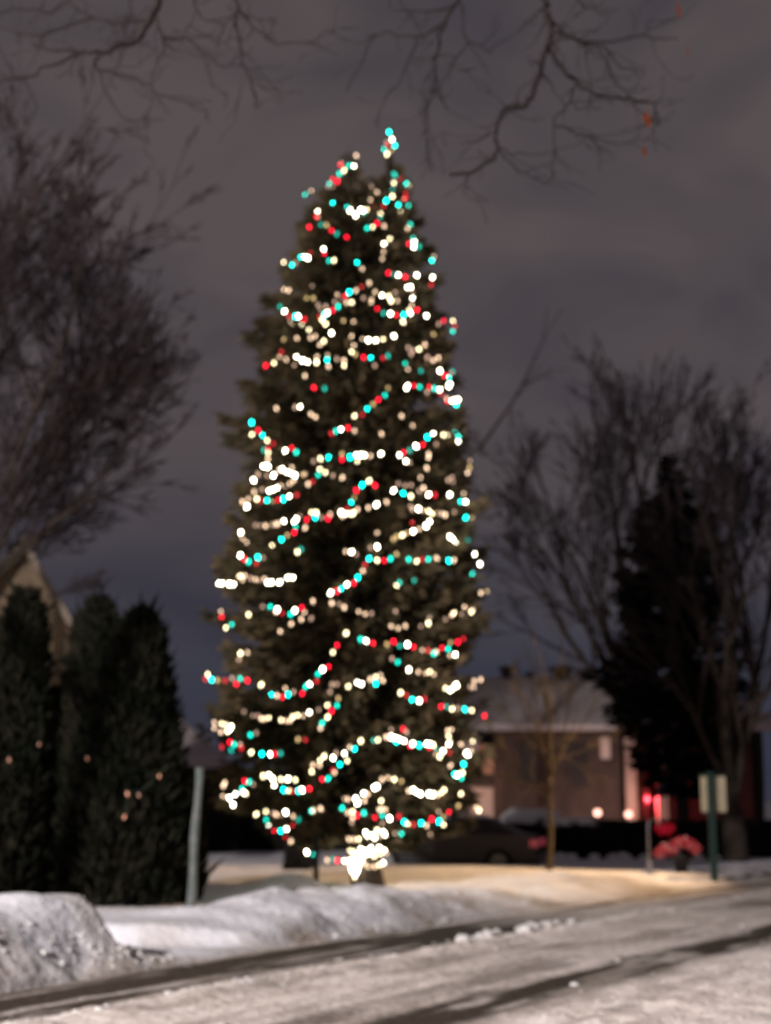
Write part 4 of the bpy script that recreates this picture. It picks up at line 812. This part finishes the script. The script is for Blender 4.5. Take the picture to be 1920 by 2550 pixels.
def house_window(u0, u1, v0, v1, yy, nm='window', gm='glass', fm='trim'):
    a0, a1, b0, b1 = X(u0), X(u1), Z(v1), Z(v0); m_ = MB(); m_.box(a0, a1, yy - .05, yy + .05, b0, b1); w = m_.build(nm, M[gm], rh_, False, H0)
    m_ = MB(); t = .08
    m_.box(a0 - t, a0, yy - .09, yy + .04, b0 - t, b1 + t); m_.box(a1, a1 + t, yy - .09, yy + .04, b0 - t, b1 + t); m_.box(a0, a1, yy - .09, yy + .04, b1, b1 + t); m_.box(a0, a1, yy - .09, yy + .04, b0 - t, b0)
    m_.build('frame', M[fm], w, False, H0)
house_window(1295, 1345, 1860, 1950, Y, fm='brick'); house_window(1420, 1465, 1850, 1960, Y, fm='brick')
house_window(1495, 1520, 1835, 1890, Y, gm='column', fm='brick')
M['garage'] = mat('pale_garage_door', (.62, .48, .42), .8)
house_window(1178, 1232, 1962, 2050, Y + 1.2, 'garage_door', 'garage', 'trim')
M['salmon'] = mat('lit_wall_salmon', (.62, .36, .26), .85, .2, ((.5, .3, .22), 3, .4, .6))
mb = MB(); mb.box(X(1190), X(1234), Y + 1.1, Y + 1.17, Z(1925), Z(1852)); mb.build('lit_wall_panel', M['salmon'], rh_, False, H0)  # added panel: the lit patch of wall is put into its salmon colour
for u in (1563, 1638):
    m_ = MB(); cx = X(u); yy = Y - .55
    m_.box(cx - .22, cx + .22, yy - .22, yy + .22, -.1, .35); m_.box(cx - .17, cx + .17, yy - .17, yy + .17, .35, Z(1818)); m_.box(cx - .22, cx + .22, yy - .22, yy + .22, Z(1818), ev - .24)
    m_.build('column', M['column'], rh_, False, H0)
house_window(1588, 1620, 1905, 2045, Y + 1.6, 'door', 'ribbon', 'column')  # door coloured red so the red porch glow looks larger
for u, v in ((1488, 2024), (1565, 2028)):
    p = at(u, v, 49.5)
    pp = tag(empty('path_light', (p[0], 49.5, -.02)), ('left' if u < 1500 else 'right') + ' of two pinkish white glowing path lights before the low house', 'lamp', 'path lights before the low house')
    m_ = MB(); m_.tube([(p[0], 49.5, -.05), (p[0], 49.5, p[2] - .1)], .02, 6); m_.build('stem', M['metal'], pp, False, (p[0], 49.5, -.02))
    m_ = MB(); m_.lathe([(.02, -.11), (.10, -.06), (.12, 0), (.10, .07), (.02, .11)], 10, p)
    if 'pl' not in M: M['pl'] = mat('path_light_glass', (.8, .5, .4), .4, emit=(1, .52, .40), strength=3.2)
    m_.build('glass_globe', M['pl'], pp, True, (p[0], 49.5, -.02))
# red and warm porch lamps that light the columns
M['red_glow'] = mat('red_lamp_glass', (.6, .05, .05), .4, emit=(1, .04, .07), strength=9)
pr_ = at(1602, 1990, Y - .2)
m_ = MB(); m_.lathe([(.04, -.14), (.09, -.1), (.10, .08), (.05, .13)], 8, pr_); m_.build('porch_lamp', M['red_glow'], rh_, True, H0)
lamp('red_porch_light', (pr_[0] + .15, pr_[1] - .12, pr_[2]), (1, .05, .08), 110, .02)
lamp('path_light_glow', at(1488, 2020, 49.9), (1, .52, .38), 45, .01)
lamp('path_light_glow', at(1565, 2024, 49.9), (1, .52, .38), 45, .01)
lamp('garage_light', at(1182, 1963, Y - .6), (1, .5, .32), 40, .05)
# bluish garden ornament (lit) beside the column
p = at(1652, 1967, 46); M['blue'] = mat('blue_lamp_glass', (.3, .4, .5), .4, emit=(.45, .62, 1), strength=.5)
orn = tag(empty('yard_lantern', (p[0], 46, 0)), 'dim bluish glowing lantern on a pole beside the red porch', 'lantern')
m_ = MB(); m_.tube([(p[0], 46, -.05), (p[0], 46, p[2] - .15)], .035, 6); m_.build('pole', M['metal'], orn, False, (p[0], 46, 0))
m_ = MB(); m_.lathe([(.05, -.12), (.20, -.09), (.24, .02), (.15, .10), (.04, .13)], 10, p); m_.build('shade', M['blue'], orn, True, (p[0], 46, 0))

# ------------------------------------------------------------------ parked car
def make_car():
    Y = 36.5; c = at(1115, 2120, Y); root = tag(empty('parked_car', (0, 0, 0)), 'dark parked car half hidden by the snowbank, its red tail lamp showing', 'car')
    Lh = 2.2
    prof = [(-Lh, .30), (-Lh - .03, .62), (-Lh + .05, .92), (-1.75, 1.0), (-1.05, 1.36), (.25, 1.40), (1.0, 1.0), (2.05, .84), (2.22, .60), (2.2, .30)]   # x from tail to nose
    n = len(prof); m = MB(); hw = .86
    V = []
    for k, yy in enumerate((-hw, -hw * .97, hw * .97, hw)):
        for x, z in prof:
            inset = (.16 if z > 1.05 else 0); f = 1 if k in (0, 3) else .93
            V.append((x, (abs(yy) - inset) * (1 if yy > 0 else -1) * f if k in (1, 2) else (abs(yy) - inset) * (1 if yy > 0 else -1), z + (.03 if k in (1, 2) else 0)))
    F = []
    for k in range(3):
        for i in range(n): F.append((k * n + i, k * n + (i + 1) % n, (k + 1) * n + (i + 1) % n, (k + 1) * n + i))
    F += [tuple(range(n))[::-1], tuple(3 * n + i for i in range(n))]
    m.add(V, F); m.build('body', M['car'], root)
    for sg in (-1, 1):
        g = MB(); yy = sg * (hw - .10)
        q = [(-1.55, 1.02), (-1.0, 1.31), (-.3, 1.34), (-.3, 1.02)]; g.add([(x, yy + sg * (.02 if z < 1.1 else -.045), z) for x, z in q] + [(x, yy + sg * (.02 if z < 1.1 else -.045) - sg * .02, z) for x, z in q], [(0, 1, 2, 3), (7, 6, 5, 4), (0, 4, 5, 1), (1, 5, 6, 2), (2, 6, 7, 3), (3, 7, 4, 0)])
        g.build('window', M['glass'], root)
        g = MB(); q = [(-.2, 1.02), (-.2, 1.34), (.22, 1.34), (.85, 1.02)]; g.add([(x, yy + sg * (.02 if z < 1.1 else -.045), z) for x, z in q] + [(x, yy + sg * (.02 if z < 1.1 else -.045) - sg * .02, z) for x, z in q], [(0, 1, 2, 3), (7, 6, 5, 4), (0, 4, 5, 1), (1, 5, 6, 2), (2, 6, 7, 3), (3, 7, 4, 0)])
        g.build('window', M['glass'], root)
    g = MB(); g.add([(-1.72, -.6, 1.06), (-1.72, .6, 1.06), (-1.10, .55, 1.37), (-1.10, -.55, 1.37), (-1.70, -.6, 1.04), (-1.70, .6, 1.04), (-1.08, .55, 1.35), (-1.08, -.55, 1.35)], [(0, 1, 2, 3), (7, 6, 5, 4), (0, 4, 5, 1), (1, 5, 6, 2), (2, 6, 7, 3), (3, 7, 4, 0)]); g.build('rear_window', M['glass'], root)
    for sg in (-1, 1):
        g = MB(); g.box(-Lh - .07, -Lh + .12, min(sg * .48, sg * .90), max(sg * .48, sg * .90), .70, .88); g.build('tail_lamp', M['tail'], root)
        for x in (-1.35, 1.35):
            g = MB(); th = np.arange(16) * 2 * math.pi / 16; prof2 = [(.20, -.10), (.31, -.11), (.33, -.06), (.33, .06), (.31, .11), (.20, .10)]
            V = [(x + r * math.cos(t), sg * .80 + w, .33 + r * math.sin(t)) for r, w in prof2 for t in th]
            g.add(V, [(i * 16 + j, i * 16 + (j + 1) % 16, ((i + 1) % 6) * 16 + (j + 1) % 16, ((i + 1) % 6) * 16 + j) for i in range(6) for j in range(16)]); wh = g.build('wheel', M['tyre'], root)
            g = MB(); V = [(x + .21 * math.cos(t), sg * .80 + w, .33 + .21 * math.sin(t)) for w in (-.08, .08) for t in th]
            g.add(V, [tuple(range(16)), tuple(range(31, 15, -1))] + [(j, (j + 1) % 16, 16 + (j + 1) % 16, 16 + j) for j in range(16)]); g.build('rim', M['rim'], wh)
    g = MB(); g.box(-Lh - .10, -Lh + .05, -.84, .84, .30, .52); g.build('bumper', M['car'], root)
    root.location = (c[0], Y, -.16); root.rotation_euler = (0, 0, math.radians(180 - 12)); root.scale = (1, 1, .95)
    sn = MB(); snowcap(sn, -.95, .2, -.62, .62, 1.43, .05, 10, 6); sn.build('snow_cap', M['snow'], root, True)
make_car()

# ------------------------------------------------------------------ sign on a post
Y = 29.5; b = at(1779, 2188, Y); x = b[0]; z0 = float(gz(x, Y)); zt = at(960, 1934, Y)[2]; zb_ = at(960, 2022, Y)[2]; x0 = at(1748, 1980, Y)[0]; x1 = at(1810, 1980, Y)[0]
sg_ = tag(empty('post_sign', (x, Y, z0)), 'cream notice board fixed behind a dark green post at the roadside', 'sign')
mb = MB(); mb.box(x - .062, x + .062, Y - .062, Y + .062, z0 - .1, zt + .06); mb.box(x - .08, x + .08, Y - .08, Y + .08, zt + .06, zt + .09); mb.build('post', M['post_green'], sg_, False, (x, Y, z0))
mb = MB(); mb.box(x0, x1, Y + .065, Y + .10, zb_, zt); mb.build('board', M['board'], sg_, False, (x, Y, z0))
mb = MB(); mb.box(x0 - .03, x1 + .03, Y + .064, Y + .13, zt, zt + .05); mb.build('board_cap', M['post_green'], sg_, False, (x, Y, z0))

# planter with pink and red flowers
Y = 31.0; b = at(1697, 2176, Y); x = b[0]; z0 = float(gz(x, Y)) - .02; rt = .17; hh = at(960, 2130, Y)[2] - z0
pl = tag(empty('flower_pot', (x, Y, z0)), 'tall dark tapered pot filled with snowy pink and red branches', 'flower pot')
mb = MB(); mb.lathe([(.12, 0), (.17, hh * .9), (.185, hh * .92), (.185, hh), (.15, hh), (.15, hh * .9)], 14, (x, Y, z0)); mb.build('pot', M['pot'], pl, True, (x, Y, z0))
n = 1500; rg2 = np.random.default_rng(91); q = rg2.normal(0, 1, (n, 3)); q /= np.linalg.norm(q, axis=1)[:, None]; q *= rg2.random(n)[:, None] ** .4
cl = rg2.integers(0, 7, n); cx_ = np.linspace(-.42, .30, 7)[cl] + x; cz_ = np.array([.02, .10, .08, .20, .24, .20, .10])[cl]
P = np.stack([cx_ + q[:, 0] * .10, Y + q[:, 1] * .16, z0 + hh + .03 + cz_ + q[:, 2] * .085], 1); D = q + rg2.normal(0, .4, (n, 3)); D /= np.linalg.norm(D, axis=1)[:, None]
quads('flowers', perp_sprays(P, D, rg2.uniform(.03, .07, n), rg2.uniform(.012, .024, n), 2, rg2), M['flower'], pl, (x, Y, z0))
# metal shepherd's hook with red bow
Y = 30.6; b = at(1618, 2186, Y); x = b[0]; z0 = float(gz(x, Y))
hk = tag(empty('garden_stake', (x, Y, z0)), 'thin metal garden stake standing left of the dark flower pot', 'stake')
zt = at(960, 2045, Y)[2]
mb = MB(); mb.tube([(x, Y, z0 - .1), (x, Y, zt - .1), (x + .03, Y, zt), (x + .12, Y, zt + .05), (x + .21, Y, zt), (x + .23, Y, zt - .08)], .018, 6); mb.build('rod', M['metal'], hk, True, (x, Y, z0))
mb = MB(); mb.box(x - .05, x + .05, Y - .03, Y + .03, z0 + .0, z0 + .28); mb.build('foot', M['metal'], hk, False, (x, Y, z0))
p = np.array(at(1655, 2062, 38.2))
bow = tag(empty('red_bow', tuple(p)), 'glowing red ribbon bow pinned to the front of the black hedge', 'bow')
M['redbow'] = mat('glowing_red_bow', (.6, .02, .04), .5, emit=(1, .02, .05), strength=.22)  # the ribbon itself emits, in place of small red lights on the bow
mb = MB()
for sg in (-1, 1):
    th = np.linspace(0, 2 * math.pi, 14); mb.tube([p + np.array((sg * (.11 - .10 * math.cos(t)), -.02, .08 * math.sin(t))) for t in th], .045, 6, False)
    mb.tube([p, p + np.array((sg * .07, -.02, -.11)), p + np.array((sg * .11, -.02, -.19))], [.05, .045, .02], 6)
blob(mb, p, .07); mb.build('ribbon', M['redbow'], bow, True, tuple(p))
# snow lumps along the hedge foot
ORD = ['first', 'second', 'third', 'fourth', 'fifth', 'sixth', 'seventh', 'eighth', 'ninth', 'tenth', 'eleventh']
for i in range(11):
    u = 1345 + i * 43 + random.uniform(-9, 9); p = at(u, 2140, 37.9); m_ = MB(); z = float(gz(p[0], 37.9))
    blob(m_, (p[0], 37.9, z + .02), random.uniform(.17, .24), .75)
    tag(m_.build('snow_lump', M['snow'], None, True, (p[0], 37.9, z)), ORD[i] + ' rounded lump of snow from the left along the hedge foot', 'snow lump', 'snow lumps along the hedge foot')
